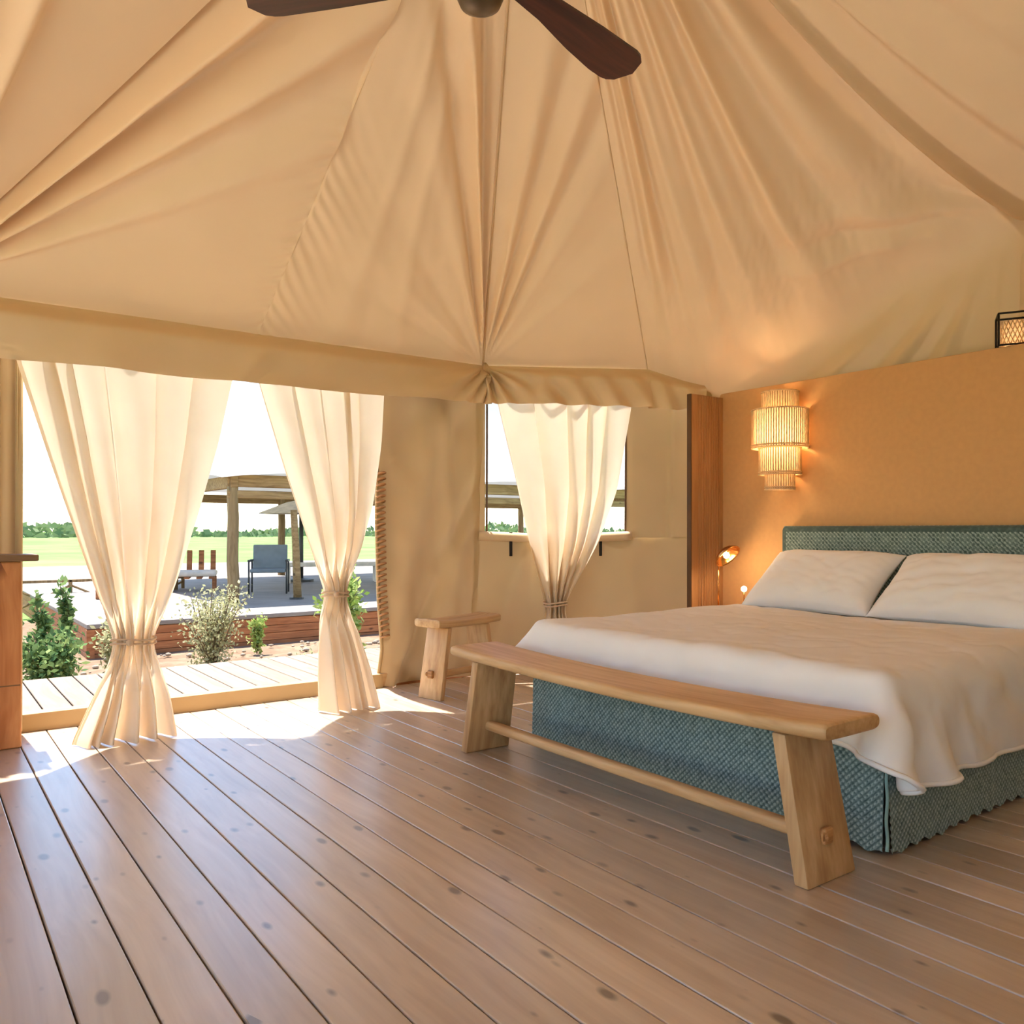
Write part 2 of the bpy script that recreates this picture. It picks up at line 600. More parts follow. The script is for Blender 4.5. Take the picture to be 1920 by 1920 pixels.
# ================================================================== ROOF
A = arr(1.697, 2.228, 3.926)
P0 = arr(-.034, 4.78, 2.173)
S1 = arr(1.633, 4.78, 2.16)
P2 = arr(3.233, 4.78, 2.174)
P3 = arr(4.265, 4.195, 2.174)
TT = arr(5.0, 2.067, 2.784)
QQ = arr(5.0, .3, 2.5)
N1 = arr(4.2, -1.75, 2.2)
N2 = arr(-.6, -1.75, 2.2)
L2 = arr(-1.75, .6, 2.2)
L1 = arr(-1.3, 3.9, 2.173)
EDGE_B = [P3, arr(4.45, 4.03, 2.09), arr(4.6, 3.896, 2.03), arr(4.72, 3.49, 2.13), arr(4.8, 3.08, 2.34), arr(4.9, 2.64, 2.565), TT + .10 * (QQ - TT)]


def polyline(pts, t):
    pts = np.array(pts)
    d = np.r_[0, np.cumsum(np.linalg.norm(np.diff(pts, axis=0), axis=1))]
    d /= d[-1]
    return np.stack([np.interp(t, d, pts[:, k]) for k in range(3)], -1)


def gauss(x, c, w):
    return np.exp(-((x - c) / w) ** 2)


ceiling = tag(empty('ceiling'), 'draped tan canvas tent roof rising to a peak', kind='structure')


def roof_facet(eave, sag0, sag1, billow, fold, na=90, nv=110, v0=.04, name='roof_panel', below=None):
    a = np.linspace(0, 1, na)
    v = np.linspace(v0, 1, nv)
    AA, VV = np.meshgrid(a, v, indexing='ij')
    E = polyline(eave, a)[:, None, :]
    E0, E1 = arr(*eave[0]), arr(*eave[-1])
    P = A + (E - A) * VV[..., None]
    sg = sag0 + (sag1 - sag0) * AA
    P[..., 2] -= sg * 4 * VV * (1 - VV)
    n = np.cross(E1 - A, E0 - A)
    n /= np.linalg.norm(n)
    if n[2] > 0: n = -n
    # facet plane coordinates, from both eave ends
    e = (E1 - E0) / np.linalg.norm(E1 - E0)
    up = (A - E0) - ((A - E0) @ e) * e
    up /= np.linalg.norm(up)
    d0 = P - E0
    d1 = P - E1
    x0, y0 = d0 @ e, d0 @ up
    x1, y1 = -(d1 @ e), d1 @ up
    th0 = np.degrees(np.arctan2(np.maximum(y0, 1e-4), x0)); r0 = np.hypot(x0, y0)
    th1 = np.degrees(np.arctan2(np.maximum(y1, 1e-4), x1)); r1 = np.hypot(x1, y1)
    D = billow * np.sin(PI * AA) * np.sin(PI * VV ** 1.2)
    if fold is not None:
        D = D + fold(AA, VV, th0, r0, th1, r1)
    D = D * (1 - sm(VV, .975, 1.0)) * sm(AA, 0, .004) * (1 - sm(AA, .996, 1))
    P = P + n * D[..., None]
    if below is not None:
        G = below(a)                        # (na, ng, 3) rows hanging below the eave
        P = np.concatenate([P, G], 1)
        w = np.exp(-((np.arange(P.shape[1]) - nv) / 14.0) ** 2)[None, :, None] * (1 - sm(a, .90, .985))[:, None, None]
        for _ in range(90):
            Q = P.copy()
            Q[:, 1:-1] = .25 * P[:, :-2] + .5 * P[:, 1:-1] + .25 * P[:, 2:]
            P = P + (Q - P) * w
    me = mesh_np(name, P.reshape(-1, 3), grid_faces(na, P.shape[1]))
    return link(name, me, M['canvas'], ceiling, True)


def tie_folds(th, r, specs, rin=.1, rout=2.2):
    w = sm(r, rin, rin + .5) * (1 - sm(r, rout * .55, rout))
    D = 0
    for c, wd, am in specs:
        D = D + am * gauss(th, c, wd)
    return D * w


def f_left(a, v, th0, r0, th1, r1):          # facet left of the P0 crease
    t = th1
    D = tie_folds(t, r1, [(71, 1.8, .08), (66, 1.8, -.11), (61, 1.8, .11), (55.5, 2.2, -.12), (48, 3.0, .09), (40, 4, -.04)], .1, 4.0)
    return D


def f_door1(a, v, th0, r0, th1, r1):         # P0 .. S1
    D = tie_folds(th0, r0, [(60.4, 1.2, -.09), (57.2, 1.2, .09), (53.4, 1.6, -.10), (49.6, 1.8, .06), (44.5, 2.6, -.05), (38.5, 2.6, .03)], .05, 3.6)
    # herringbone puckers along the sewn seam (a -> 1)
    dist = (1 - a) * 1.667 * v
    D = D + .008 * np.sin(2 * PI * (v * 36 - dist * 4.3) + 2 * np.sin(v * 23)) * np.exp(-dist / .07) * (1 - np.exp(-dist / .012)) * sm(v, .35, .65)
    D = D + .004 * vnoise(a * 2, v * 3, 5, 2, 1.5)
    return D


def f_door2(a, v, th0, r0, th1, r1):         # S1 .. P2
    D = 0
    for c, w, am in [(.18, .05, -.010), (.32, .045, .012), (.45, .05, -.014), (.58, .04, .012), (.70, .045, -.014), (.80, .035, .014)]:
        D = D + am * gauss(a + .04 * np.sin(v * 4 + c * 9), c, w) * (.6 + .4 * np.sin(3 * v + c * 20))
    D = D + tie_folds(th1, r1, [(61.6, .8, -.055), (59.4, .8, .06), (56.8, 1.1, -.055), (53, 1.8, .016), (42, 3, -.014), (33, 3, .012), (24, 3, -.01)], .03, 3.6)
    dist = a * 1.6 * v
    D = D + .009 * np.sin(2 * PI * (v * 30 - dist * 11.0) + 1.5 * np.sin(v * 19)) * np.exp(-dist / .10) * (1 - np.exp(-dist / .012)) * sm(v, .42, .75)
    D = D + .004 * vnoise(a * 2, v * 3, 6, 2, 1.5)
    return D


def f_win(a, v, th0, r0, th1, r1):           # P2 .. P3
    D = tie_folds(th0, r0, [(86, 1.6, .045), (83, 1.3, -.04), (79.5, 1.4, .04), (75.8, 1.5, -.035), (71, 2, .014), (63, 3, -.010), (55, 3, .008)], .03, 3.0)
    D = D + .005 * vnoise(a * 1.2, v * 3, 8, 2, 1.2)
    return D


def f_right(a, v, th0, r0, th1, r1):         # P3 .. T : long draped folds
    D = 0
    for c, w, am in [(.045, .018, -.03), (.10, .022, .035), (.155, .02, -.03), (.22, .03, .028), (.30, .028, -.035), (.38, .03, .032), (.47, .035, -.04),
                     (.56, .03, .045), (.66, .05, -.05), (.80, .05, .03), (.90, .05, -.02)]:
        ph = .012 * np.sin(5 * v + c * 31)
        D = D + am * gauss(a + ph + .05 * (1 - v) * (a - .5), c, w)
    D = 1.4 * D * sm(v, .05, .35) * (1 - .75 * sm(v, .62, .9))
    D = D - .17 * sm(a, .70, .90) * np.sin(PI * np.clip(v, 0, 1)) ** .7
    # small crumples lower down
    D = D + .012 * vnoise(a * 7, v * 9 + a * 5, 12, 3, .9) * sm(v, .55, .75)
    # folds gathered to the tie at T
    D = D + tie_folds(th1, r1, [(20, 3, .03), (28, 3, -.03), (37, 4, .03), (47, 4, -.02)], .05, 1.8)
    return D


def f_near(a, v, th0, r0, th1, r1):          # T .. Q
    D = 0
    for c, w, am in [(.05, .04, .05), (.14, .05, .02), (.26, .04, -.03), (.36, .04, .03), (.6, .06, -.02)]:
        D = D + am * gauss(a, c, w)
    return D * sm(v, .1, .4)


roof_facet([L1, P0], .06, .05, .03, f_left)
roof_facet([P0, S1], .05, .02, .03, f_door1, na=190, nv=280)
roof_facet([S1, P2], .02, .02, .02, f_door2, na=190, nv=280)
roof_facet([P2, P3], .02, -.02, .02, f_win, na=110, nv=160)
def gable_rows(a, ng=90):
    top = polyline(EDGE_B, a)
    full = sm(a, .16, .24)
    V = np.linspace(0, 1, ng + 1)[1:]
    V = .35 * V + .65 * V ** 2
    zlow = (1.92 * (1 - full))[:, None]
    z = top[:, 2:3] + (zlow - top[:, 2:3]) * V[None, :]
    k = np.clip((top[:, 2:3] - z) / 2.0, 0, 1)
    P = np.empty((len(a), ng, 3))
    P[..., 0] = top[:, 0:1] + (5.15 - top[:, 0:1]) * k * full[:, None]
    P[..., 1] = top[:, 1:2]
    P[..., 2] = z
    dy = P[..., 1] - TT[1]
    dz = TT[2] - P[..., 2]
    th = np.degrees(np.arctan2(dy, dz + .01))
    r = np.hypot(dy, dz)
    D = 0
    for c, w, am in [(28, 2.4, .03), (35, 2.2, -.035), (42, 2.2, .04), (48, 2.0, -.045), (54, 1.8, .045), (60, 2.0, -.035), (66, 2.4, .03), (8, 5, .02), (-8, 5, -.02)]:
        D = D + am * gauss(th, c, w)
    P[..., 0] -= D * sm(r, .03, .4) * sm(top[:, 2:3] - z, .03, .15) * full[:, None]
    return P


roof_facet(EDGE_B, -.02, .22, .05, f_right, na=220, nv=180, below=gable_rows)
roof_facet([TT, QQ], .22, .1, .06, f_near, na=70, nv=80)
roof_facet([QQ, N1], .1, .05, .05, None, na=24, nv=30)
roof_facet([N1, N2], .05, .05, .05, None, na=24, nv=30)
roof_facet([N2, L2], .05, .05, .05, None, na=24, nv=30)
roof_facet([L2, L1], .05, .06, .05, None, na=24, nv=30)


def roof_seam(E, sag, r, name='seam', mat='seam', drop=.006):
    pts = []
    for t in np.linspace(.05, 1, 40):
        p = A + (E - A) * t
        p[2] -= sag * 4 * t * (1 - t) + drop
        pts.append(p)
    o = MB().tube(pts, r, 6).build(name, M[mat], ceiling, True)
    return o


roof_seam(P2, .02, .007, mat='canvas')
roof_seam(P3, -.02, .003, mat='canvas', drop=.002)
roof_seam(TT, .22, .006, mat='canvas', drop=.0)

MB().lathe([(.0, -.16), (.13, -.14), (.17, -.05), (.17, .03), (.0, .05)], 24, A + arr(0, 0, -.02)).build('peak_cap', M['seam'], ceiling, True)


# valances (hang from the eave)
def valance(pts_top, drops, n, fold, name, label, nz=26):
    t = np.linspace(0, 1, n)
    top = polyline(pts_top, t)
    dr = np.interp(t, np.linspace(0, 1, len(drops)), drops)
    E = arr(*pts_top[-1]) - arr(*pts_top[0])
    nrm = arr(E[1], -E[0], 0)
    nrm /= np.linalg.norm(nrm)
    if nrm @ (A - arr(*pts_top[0])) < 0: nrm = -nrm
    w = np.linspace(0, 1, nz)
    TT_, WW = np.meshgrid(t, w, indexing='ij')
    P = np.repeat(top[:, None, :], nz, 1).copy()
    P[..., 2] += .01 - WW * (dr[:, None] + .01)
    D = .03 + .085 * sm(WW, 0, .35) + .01 * np.sin(PI * WW) + 1.6 * fold(TT_, WW) * sm(WW, 0, .3)
    P += nrm * D[..., None]
    me = mesh_np(name, P.reshape(-1, 3), grid_faces(n, nz))
    o = link(name, me, M['canvas'], None, True)
    tag(o, label, kind='structure')
    return o


def fv1(t, w):
    r = np.hypot((1 - t) * 3.27, w * .24 + .02)
    th = np.arctan2(w * .24, (1 - t) * 3.27 + .001)
    D = .032 * np.sin(th * 16 + 1) * np.exp(-r / .35) * sm(r, .03, .12)
    D = D + .018 * np.sin(2 * PI * (t * 3.2 + w * .35) + 1) * w + .012 * vnoise(t * 9, w * 1.2, 21, 2, .8) * w + .014 * gauss(t * 3.27 + w * .22, 1.75, .07) * sm(w, .2, .7)
    r2 = np.hypot(t * 3.27, w * .24)
    D = D + .03 * np.sin(np.arctan2(w * .24, t * 3.27 + .15) * 12) * np.exp(-r2 / .7)
    return D


def fv2(t, w):
    L = 1.19
    th = np.arctan2(w * .24, t * L + .005)
    r = np.hypot(t * L, w * .24)
    D = .034 * np.sin(th * 15) * np.exp(-r / .45) * sm(r, .02, .1)
    D = D + .020 * np.sin(2 * PI * (t * 5.2 - w * .9)) * sm(t, .15, .4) * (.3 + .7 * w)
    return D


def fv3(t, w):
    return .010 * np.sin(2 * PI * (t * 2.2 - w * .6))


valance([P0, P2], [.29, .30, .30, .295, .28, .265], 260, fv1, 'trim_1', 'tan canvas valance hanging above the doorway curtains')
valance([P2, P3], [.265, .26, .265, .27], 140, fv2, 'trim_2', 'tan canvas valance hanging above the window curtain')
valance([P3, arr(4.45, 4.03, 2.09), arr(4.56, 3.93, 2.05)], [.27, .23, .12], 60, fv3, 'trim_3', 'short rising valance end beside the ochre partition')
# knot where the valances are tied at the corner
kb = MB()
for i in range(5):
    an = -.9 + i * .45
    kb.tube([P2 + arr(-.015, -.05, .02), P2 + arr(.05 * math.sin(an), -.075, -.05), P2 + arr(.09 * math.sin(an), -.06, -.13)], .012, 6, r2=.004)
tag(kb.build('trim_4', M['canvas'], None, True), 'gathered canvas knot at the valance corner', kind='structure')

# ================================================================== CANVAS WALLS
DW_T, DW_B = 4.80, 4.95           # door facet wall: y at top and at the floor


def cloth_panel(name, fn, nu, nv, mat, parent):
    u = np.linspace(0, 1, nu)
    v = np.linspace(0, 1, nv)
    U, V = np.meshgrid(u, v, indexing='ij')
    P = fn(U, V)
    me = mesh_np(name, P.reshape(-1, 3), grid_faces(nu, nv))
    return link(name, me, mat, parent, True)


wall_back = tag(empty('wall_back'), 'tan canvas tent wall beside the doorway', kind='structure')


def panel_door_right(U, V):
    z = V * 2.2
    xl = np.interp(z, [0, .25, .6, 1.1, 1.6, 1.9, 2.2], [2.50, 2.53, 2.49, 2.46, 2.45, 2.455, 2.46])
    x = xl + (3.27 - xl) * U
    y = DW_B + (DW_T - DW_B) * z / 2.2
    diag = U * 1.0 + (1 - z / 2.2) * .55
    d = .045 * np.sin(2 * PI * diag * 1.9 + .6) * np.sin(PI * np.clip(U, 0, 1)) ** .7
    d += .045 * gauss(U + .12 * (z - 1.3), .66, .08) * sm(z, .7, 1.1)
    d -= .055 * gauss(U - .55 * (z - .55), .50, .08) * (1 - sm(z, 1.1, 1.6))
    d += .045 * gauss(U - .62 * (z - .35), .34, .07) * (1 - sm(z, .7, 1.0))
    d += .014 * vnoise(U * 2, z * 1.3, 31, 3, .9)
    d *= 1 - sm(z, 1.72, 1.98)
    foot = (1 - sm(z, 0, .16))
    y2 = y - d - .04 * foot * np.sin(U * 9)
    return np.stack([x, y2, z + .004], -1)


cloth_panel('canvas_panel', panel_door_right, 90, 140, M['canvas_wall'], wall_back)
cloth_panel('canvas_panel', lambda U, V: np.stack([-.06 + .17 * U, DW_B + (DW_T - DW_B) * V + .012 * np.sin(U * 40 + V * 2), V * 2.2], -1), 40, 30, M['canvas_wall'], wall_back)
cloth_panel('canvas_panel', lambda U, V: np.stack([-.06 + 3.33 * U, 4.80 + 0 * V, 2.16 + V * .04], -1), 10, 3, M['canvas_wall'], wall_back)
# rope lacing along the free edge of the panel beside the doorway
lace_me = MB().tube([(.0, 0, 0), (.022, -.02, .010), (.045, -.018, .014), (.062, .0, .012), (.045, .012, .004), (.015, .012, -.002)], .0075, 6, closed=True).mesh('lacing_loop')
for i in range(30):
    z = .33 + i * .037
    xl = float(np.interp(z, [0, .25, .6, 1.1, 1.6, 1.9, 2.2], [2.50, 2.53, 2.49, 2.46, 2.45, 2.455, 2.46]))
    o = link('lacing_loop', lace_me, M['rope'], wall_back, True)
    o.location = (xl - .008, DW_B + (DW_T - DW_B) * z / 2.2 - .012, z)
MB().tube([(float(np.interp(z, [0, .25, .6, 1.1, 1.6, 1.9, 2.2], [2.50, 2.53, 2.49, 2.46, 2.45, 2.455, 2.46])) + .0, DW_B + (DW_T - DW_B) * z / 2.2, z) for z in np.linspace(.02, 2.15, 30)], .012, 6).build('edge_hem', M['canvas_wall'], wall_back, True)

# window facet
W0, W1 = arr(3.26, 4.93), arr(4.33, 4.31)
wt = (W1 - W0) / np.linalg.norm(W1 - W0)
wnr = arr(wt[1], -wt[0])           # towards the room
if wnr @ (A[:2] - W0) < 0: wnr = -wnr
WB, WTOP = 0.0, -.0


def wpt(s, z, off=0.0):
    """s along the facet, z height, off towards the room"""
    s = np.asarray(s, float); z = np.asarray(z, float); off = np.asarray(off, float)
    lean = .06 * np.clip(z, 0, 2.2) / 2.2
    x = W0[0] + wt[0] * s + wnr[0] * (off + lean)
    y = W0[1] + wt[1] * s + wnr[1] * (off + lean)
    return np.stack([x, y, z + 0 * s], -1)


wall_corner = tag(empty('wall_corner'), 'angled tan canvas tent wall around the window', kind='structure')


def low_panel(U, V):
    s = -.02 + 1.72 * U
    z = .004 + .985 * V
    d = .05 * gauss(s - .35 * (z - .5), .22, .09) + .035 * np.sin(2 * PI * (s * 1.7 + z * .5)) * np.sin(PI * U) + .008 * vnoise(s * 2, z * 2, 41, 3, .8)
    d += -.03 * gauss(s, .42, .06) * sm(z, .1, .6)
    return wpt(s, z, d)


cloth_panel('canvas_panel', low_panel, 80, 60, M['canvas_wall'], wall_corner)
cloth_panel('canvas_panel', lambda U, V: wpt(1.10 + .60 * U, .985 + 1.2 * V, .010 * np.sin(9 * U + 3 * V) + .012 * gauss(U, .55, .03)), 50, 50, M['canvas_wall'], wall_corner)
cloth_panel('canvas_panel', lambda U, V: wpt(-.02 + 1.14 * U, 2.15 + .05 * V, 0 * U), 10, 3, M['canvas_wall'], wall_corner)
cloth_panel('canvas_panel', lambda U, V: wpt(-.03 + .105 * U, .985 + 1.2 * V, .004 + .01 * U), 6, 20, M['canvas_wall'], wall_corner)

window = tag(empty('window_1'), 'open tent window with rolled canvas sill and dark side edges', kind='structure')
for s in (.088, 1.095):
    pts = [wpt(s, z, .012) for z in np.linspace(.99, 2.1, 8)]
    MB().tube(pts, .007, 6).build('window_jamb', M['dark_edge'], window, True)
sb = MB()
sb.tube([wpt(s, 1.0 - .018 * math.sin(PI * (s - .04) / 1.1), .035) for s in np.linspace(.03, 1.13, 24)], .034, 12)
sb.build('rolled_sill', M['canvas'], window, True)
for s, z0 in ((.257, .86), (.905, .86)):
    c = wpt(s, 0, .075)
    ang = math.atan2(wt[1], wt[0])
    MB().box((c[0], c[1], (z0 + 1.02) / 2), (.022, .006, 1.03 - z0), Matrix.Rotation(ang, 3, 'Z'), .002).build('strap', M['strap'], window)

# far right gable wall behind the partition
wall_gable = tag(empty('wall_right_far'), 'tan canvas gable wall behind the ochre partition', kind='structure')


def gable_near(U, V):
    top = TT + (QQ - TT) * U[..., None]
    P = top.copy()
    P[..., 0] = 5.15 + (top[..., 0] - .01 - 5.15) * V
    P[..., 2] = (top[..., 2] + .016) * V
    P[..., 0] -= .03 * np.sin(2 * PI * U * 3) * np.sin(PI * V)
    return P


cloth_panel('canvas_panel', gable_near, 60, 30, M['canvas'], wall_gable)


def gable_top(U, V):
    top = polyline(EDGE_B[:3], U.reshape(-1)).reshape(U.shape + (3,))
    P = top.copy()
    P[..., 2] = top[..., 2] + .01 - (top[..., 2] - 1.9) * V
    return P


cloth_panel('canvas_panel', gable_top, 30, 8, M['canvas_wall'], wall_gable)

wall_left = tag(empty('wall_left'), 'tan canvas tent wall on the left side', kind='structure')


def ruled(p, q, n=12):
    def fn(U, V):
        P = np.empty(U.shape + (3,))
        for k in range(2): P[..., k] = p[k] + (q[k] - p[k]) * U
        P[..., 2] = (p[2] + (q[2] - p[2]) * U + .02) * V
        return P
    return fn


cloth_panel('canvas_panel', ruled(L1 + arr(0, .1, 0), P0 + arr(-.03, .15, 0)), 10, 10, M['canvas_wall'], wall_left)
for q in (L1, L2):
    MB().tube([(q[0], q[1], -.05), (q[0], q[1], q[2] - .02)], .05, 10).build('corner_pole', M['pav_wood'], wall_left, True)
wall_front = tag(empty('wall_front'), 'tan canvas tent wall behind the viewpoint', kind='structure')
for p, q in ((N2, N1), (N1, QQ)):
    cloth_panel('canvas_panel', ruled(p, q), 10, 10, M['canvas_wall'], wall_front)

# ================================================================== PARTITION BEHIND THE BED
wall_right = tag(empty('wall_right'), 'ochre partition wall behind the bed', kind='structure')
MB().box((4.69, 2.095, 1.0), (.14, 3.56, 2.0), bevel=.004).build('partition_panel', M['partition'], wall_right)
# fluted return at its far end
fl = MB()
fl.box((4.46, 3.832, .985), (.325, .034, 1.97), bevel=.003)
for i in range(9):
    fl.box((4.375 + i * .026, 3.8135, .985), (.014, .010, 1.965), bevel=.004)
trim5 = tag(empty('trim_5'), 'fluted wooden return panel between partition and window wall', kind='structure')
fl.build('fluted_return', M['flute'], trim5)
MB().box((4.294, 3.834, .985), (.008, .038, 1.97), bevel=.003).build('edge_strip', M['dark_edge'], trim5)

# ================================================================== DOOR SILL / WALKWAY OUTSIDE
door = tag(empty('door_1'), 'open tent doorway with a raised wooden sill', kind='structure')
MB().box((1.35, 4.955, .045), (2.5, .09, .09), bevel=.006).build('sill', M['sill_wood'], door)
sk = MB()
sk.prism([(.1, 4.915, .0), (.1, 4.90, .0), (.1, 4.91, .085), (.1, 4.915, .085)], (2.42, 0, 0))
sk.build('sill_canvas_flap', M['canvas_wall'], door)

walk = tag(empty('boardwalk'), 'pale weathered boardwalk outside the tent doorway', kind='structure')
bw = .145
board_me = MB().box((0, 0, -.014), (bw - .008, 1.10, .028), bevel=.003, seg=1).mesh('board')
for k in range(-12, 30):
    o = link('board', board_me, M['deck_wood'], walk)
    o.location = (.285 + bw * (k + .5), 5.555, .078)
MB().box((1.3, 5.555, -.02), (6.1, 1.08, .11)).build('joist_frame', M['skirt_wood'], walk)

ft = tag(empty('bounce_deck'), 'unseen pale timber deck added to bounce light through the open left side of the tent', kind='structure')  # out of view; added as a reflector to fill the interior from the left
fb_me = MB().box((0, 0, -.014), (bw - .008, 7.4, .028), bevel=.003, seg=1).mesh('board')
for k in range(36):
    o = link('board', fb_me, M['bounce_boards'], ft)
    o.location = (-1.83 - bw * (k + .5), 1.2, -.01)
MB().box((-4.45, 1.2, -.09), (5.2, 7.4, .12)).build('joist_frame', M['skirt_wood'], ft)

# ================================================================== OUTSIDE GROUND
GZ = -.56
g_me = MB()
gx = [-400, -60, -20, 30, 80, 500]
ground = MB().box((60, 220, GZ - .05), (1400, 1400, .1)).build('meadow_ground', M['field'])
tag(ground, 'green meadow stretching to the horizon', kind='structure')
soil_n = 60
sx = np.linspace(-6, 9, soil_n); sy = np.linspace(5.2, 16.5, 40)
SX, SY = np.meshgrid(sx, sy, indexing='ij')
SZ = GZ + .03 + .035 * vnoise(SX, SY, 51, 3, .25)
o = link('soil_bed', mesh_np('soil_bed', np.stack([SX, SY, SZ], -1).reshape(-1, 3), grid_faces(soil_n, 40)), M['soil'], None, True)
tag(o, 'dry pale soil between boardwalk and raised deck', kind='structure')
# loose pebbles: one uncountable mass
pb = bmesh.new()
for i in range(420):
    x, y = random.uniform(-3, 7), random.uniform(6.3, 11.1)
    r = random.uniform(.012, .05) ** 1.0
    m = Matrix.Translation((x, y, GZ + .05)) @ Matrix.Rotation(random.random() * 6, 4, 'Z') @ Matrix.Diagonal((r * random.uniform(.8, 1.5), r, r * .6, 1))
    bmesh.ops.create_icosphere(pb, subdivisions=1, radius=1, matrix=m)
me = bpy.data.meshes.new('pebbles'); pb.to_mesh(me); pb.free()
tag(link('pebbles', me, M['pebble'], None, True), 'small pale pebbles scattered on the dry soil', 'pebbles', kind='stuff')

# raised deck
rdk = tag(empty('raised_deck'), 'raised timber terrace with horizontal plank skirting', kind='structure')
RX0, RX1, RY0, RY1, RZ = 1.75, 22.0, 11.25, 30.0, -.12
MB().box(((RX0 + RX1) / 2, (RY0 + RY1) / 2, RZ - .03), (RX1 - RX0, RY1 - RY0, .06), bevel=.01).build('deck_top', M['pav_deck'], rdk)
skb_me = MB().box((0, 0, 0), (3.0, .03, .098), bevel=.006).mesh('skirting_board')
for r in range(4):
    for c in range(7):
        o = link('skirting_board', skb_me, M['skirt_wood'], rdk)
        o.location = (RX0 + 1.52 + c * 3.006 - .0 , RY0 + .03 + random.uniform(-.004, .004), RZ - .115 - r * .103)
sks_me = MB().box((0, 0, 0), (.03, 3.0, .098), bevel=.006).mesh('skirting_board_side')
for r in range(4):
    for c in range(6):
        o = link('skirting_board', sks_me, M['skirt_wood'], rdk)
        o.location = (RX0 + .03, RY0 + 1.52 + c * 3.006, RZ - .115 - r * .103)
MB().box((RX0 + .04, RY0 + .04, RZ - .27), (.09, .09, .40)).build('corner_post', M['skirt_wood'], rdk)

# ================================================================== PAVILION
pav = tag(empty('pavilion', (4.14, 13.2, RZ)), 'white canvas pavilion on rough timber posts standing on the terrace', 'pavilion')
PX, PY = 11.5, 7.5         # size
PZT = 2.02                 # scallop line above the deck


def pav_post(x, y, r=.09, h=2.04):
    pts = [(x + .012 * math.sin(k * 2.1), y + .012 * math.cos(k * 1.7), h * k / 6) for k in range(7)]
    MB().tube(pts, r * 1.06, 9, r2=r * .95).build('post', M['pav_wood'], pav, True)


for x in (0, 3.6, 7.4, 11.3):
    pav_post(x, 0)
    pav_post(x, PY)
pav_post(0, 3.7)
for (c, s) in (((PX / 2, .0, 1.95), (PX + .2, .12, .20)), ((PX / 2, -.03, 1.73), (PX + .2, .07, .13)), ((PX / 2, PY, 1.93), (PX + .2, .12, .2))):
    MB().box(c, s, bevel=.02).build('beam', M['pav_beam'], pav)
for x in (0, PX):
    o = MB().box((x, PY / 2, 1.93), (.12, PY + .2, .2), bevel=.02).build('beam', M['pav_beam'], pav)
# canopy: four concave faces with a scalloped rim
ax, ay, az = PX / 2, PY / 2, 5.6
cor = [(-.25, -.25), (PX + .25, -.25), (PX + .25, PY + .25), (-.25, PY + .25)]
vs, fs = [], []
for i in range(4):
    p, q = arr(*cor[i]), arr(*cor[(i + 1) % 4])
    ln = np.linalg.norm(q - p)
    nsc = max(2, round(ln / 3.7))
    nu, nv = nsc * 12 + 1, 14
    off = len(vs)
    for a in np.linspace(0, 1, nu):
        e = p + (q - p) * a
        sc = PZT - .04 + .13 * abs(math.sin(PI * a * nsc)) ** .8
        apx = arr(min(max(e[0], 3.2), PX - 3.2), ay)
        for v in np.linspace(0, 1, nv):
            zz = az + (sc - az) * (1 - (1 - v) ** 1.35)
            pt = apx + (e - apx) * v
            vs.append((pt[0], pt[1], zz))
    fs += grid_faces(nu, nv, off=off)
link('canopy', mesh_np('canopy', vs, fs), M['white_canvas'], pav, True)

# chair on the terrace
ch = tag(empty('terrace_chair', (5.35, 14.95, RZ), math.radians(-25)), 'grey fabric armchair with thin legs under the pavilion', 'chair')
MB().box((0, 0, .42), (.62, .55, .07), bevel=.02).build('seat', M['grey_fabric'], ch)
MB().box((0, .27, .66), (.62, .06, .46), Matrix.Rotation(-.18, 3, 'X'), .02).build('backrest', M['grey_fabric'], ch)
for s in (-1, 1):
    MB().box((s * .33, .02, .60), (.05, .52, .04), bevel=.012).build('armrest', M['grey_metal'], ch)
    for y in (-.24, .26):
        MB().tube([(s * .33, y, 0), (s * .33, y, .60)], .016, 8).build('leg', M['grey_metal'], ch, True)


def slat_lounger(loc, rz, label):
    t = tag(empty('slatted_lounger', loc, rz), label, 'lounger', 'slatted loungers on the terrace')
    for k in range(5):
        MB().box((-.44 + k * .22, .35, .50), (.10, .05, .55), Matrix.Rotation(-.35, 3, 'X'), .01).build('back_slat', M['skirt_wood'], t)
    for k in range(5):
        MB().box((-.44 + k * .22, -.15, .26), (.10, .85, .04), bevel=.01).build('seat_slat', M['skirt_wood'], t)
    MB().box((0, -.15, .33), (1.05, .8, .10), bevel=.04).build('cushion', M['cream'], t)
    for x in (-.48, .48):
        for y in (-.5, .22):
            MB().box((x, y, .13), (.06, .06, .26), bevel=.01).build('leg', M['skirt_wood'], t)


slat_lounger((3.15, 15.6, RZ), math.radians(-18), 'slatted timber lounger on the terrace left of the pavilion post')
slat_lounger((4.35, 16.6, RZ), math.radians(-18), 'slatted timber lounger behind the pavilion corner post')
# low bench further back
lb = tag(empty('terrace_bench', (7.6, 17.2, RZ), math.radians(-20)), 'low white terrace bench behind the thin parasol pole', 'bench')
MB().box((0, 0, .40), (2.2, .5, .08), bevel=.02).build('seat', M['cream'], lb)
for x in (-.95, .95):
    MB().box((x, 0, .18), (.08, .44, .36), bevel=.01).build('leg', M['cream'], lb)
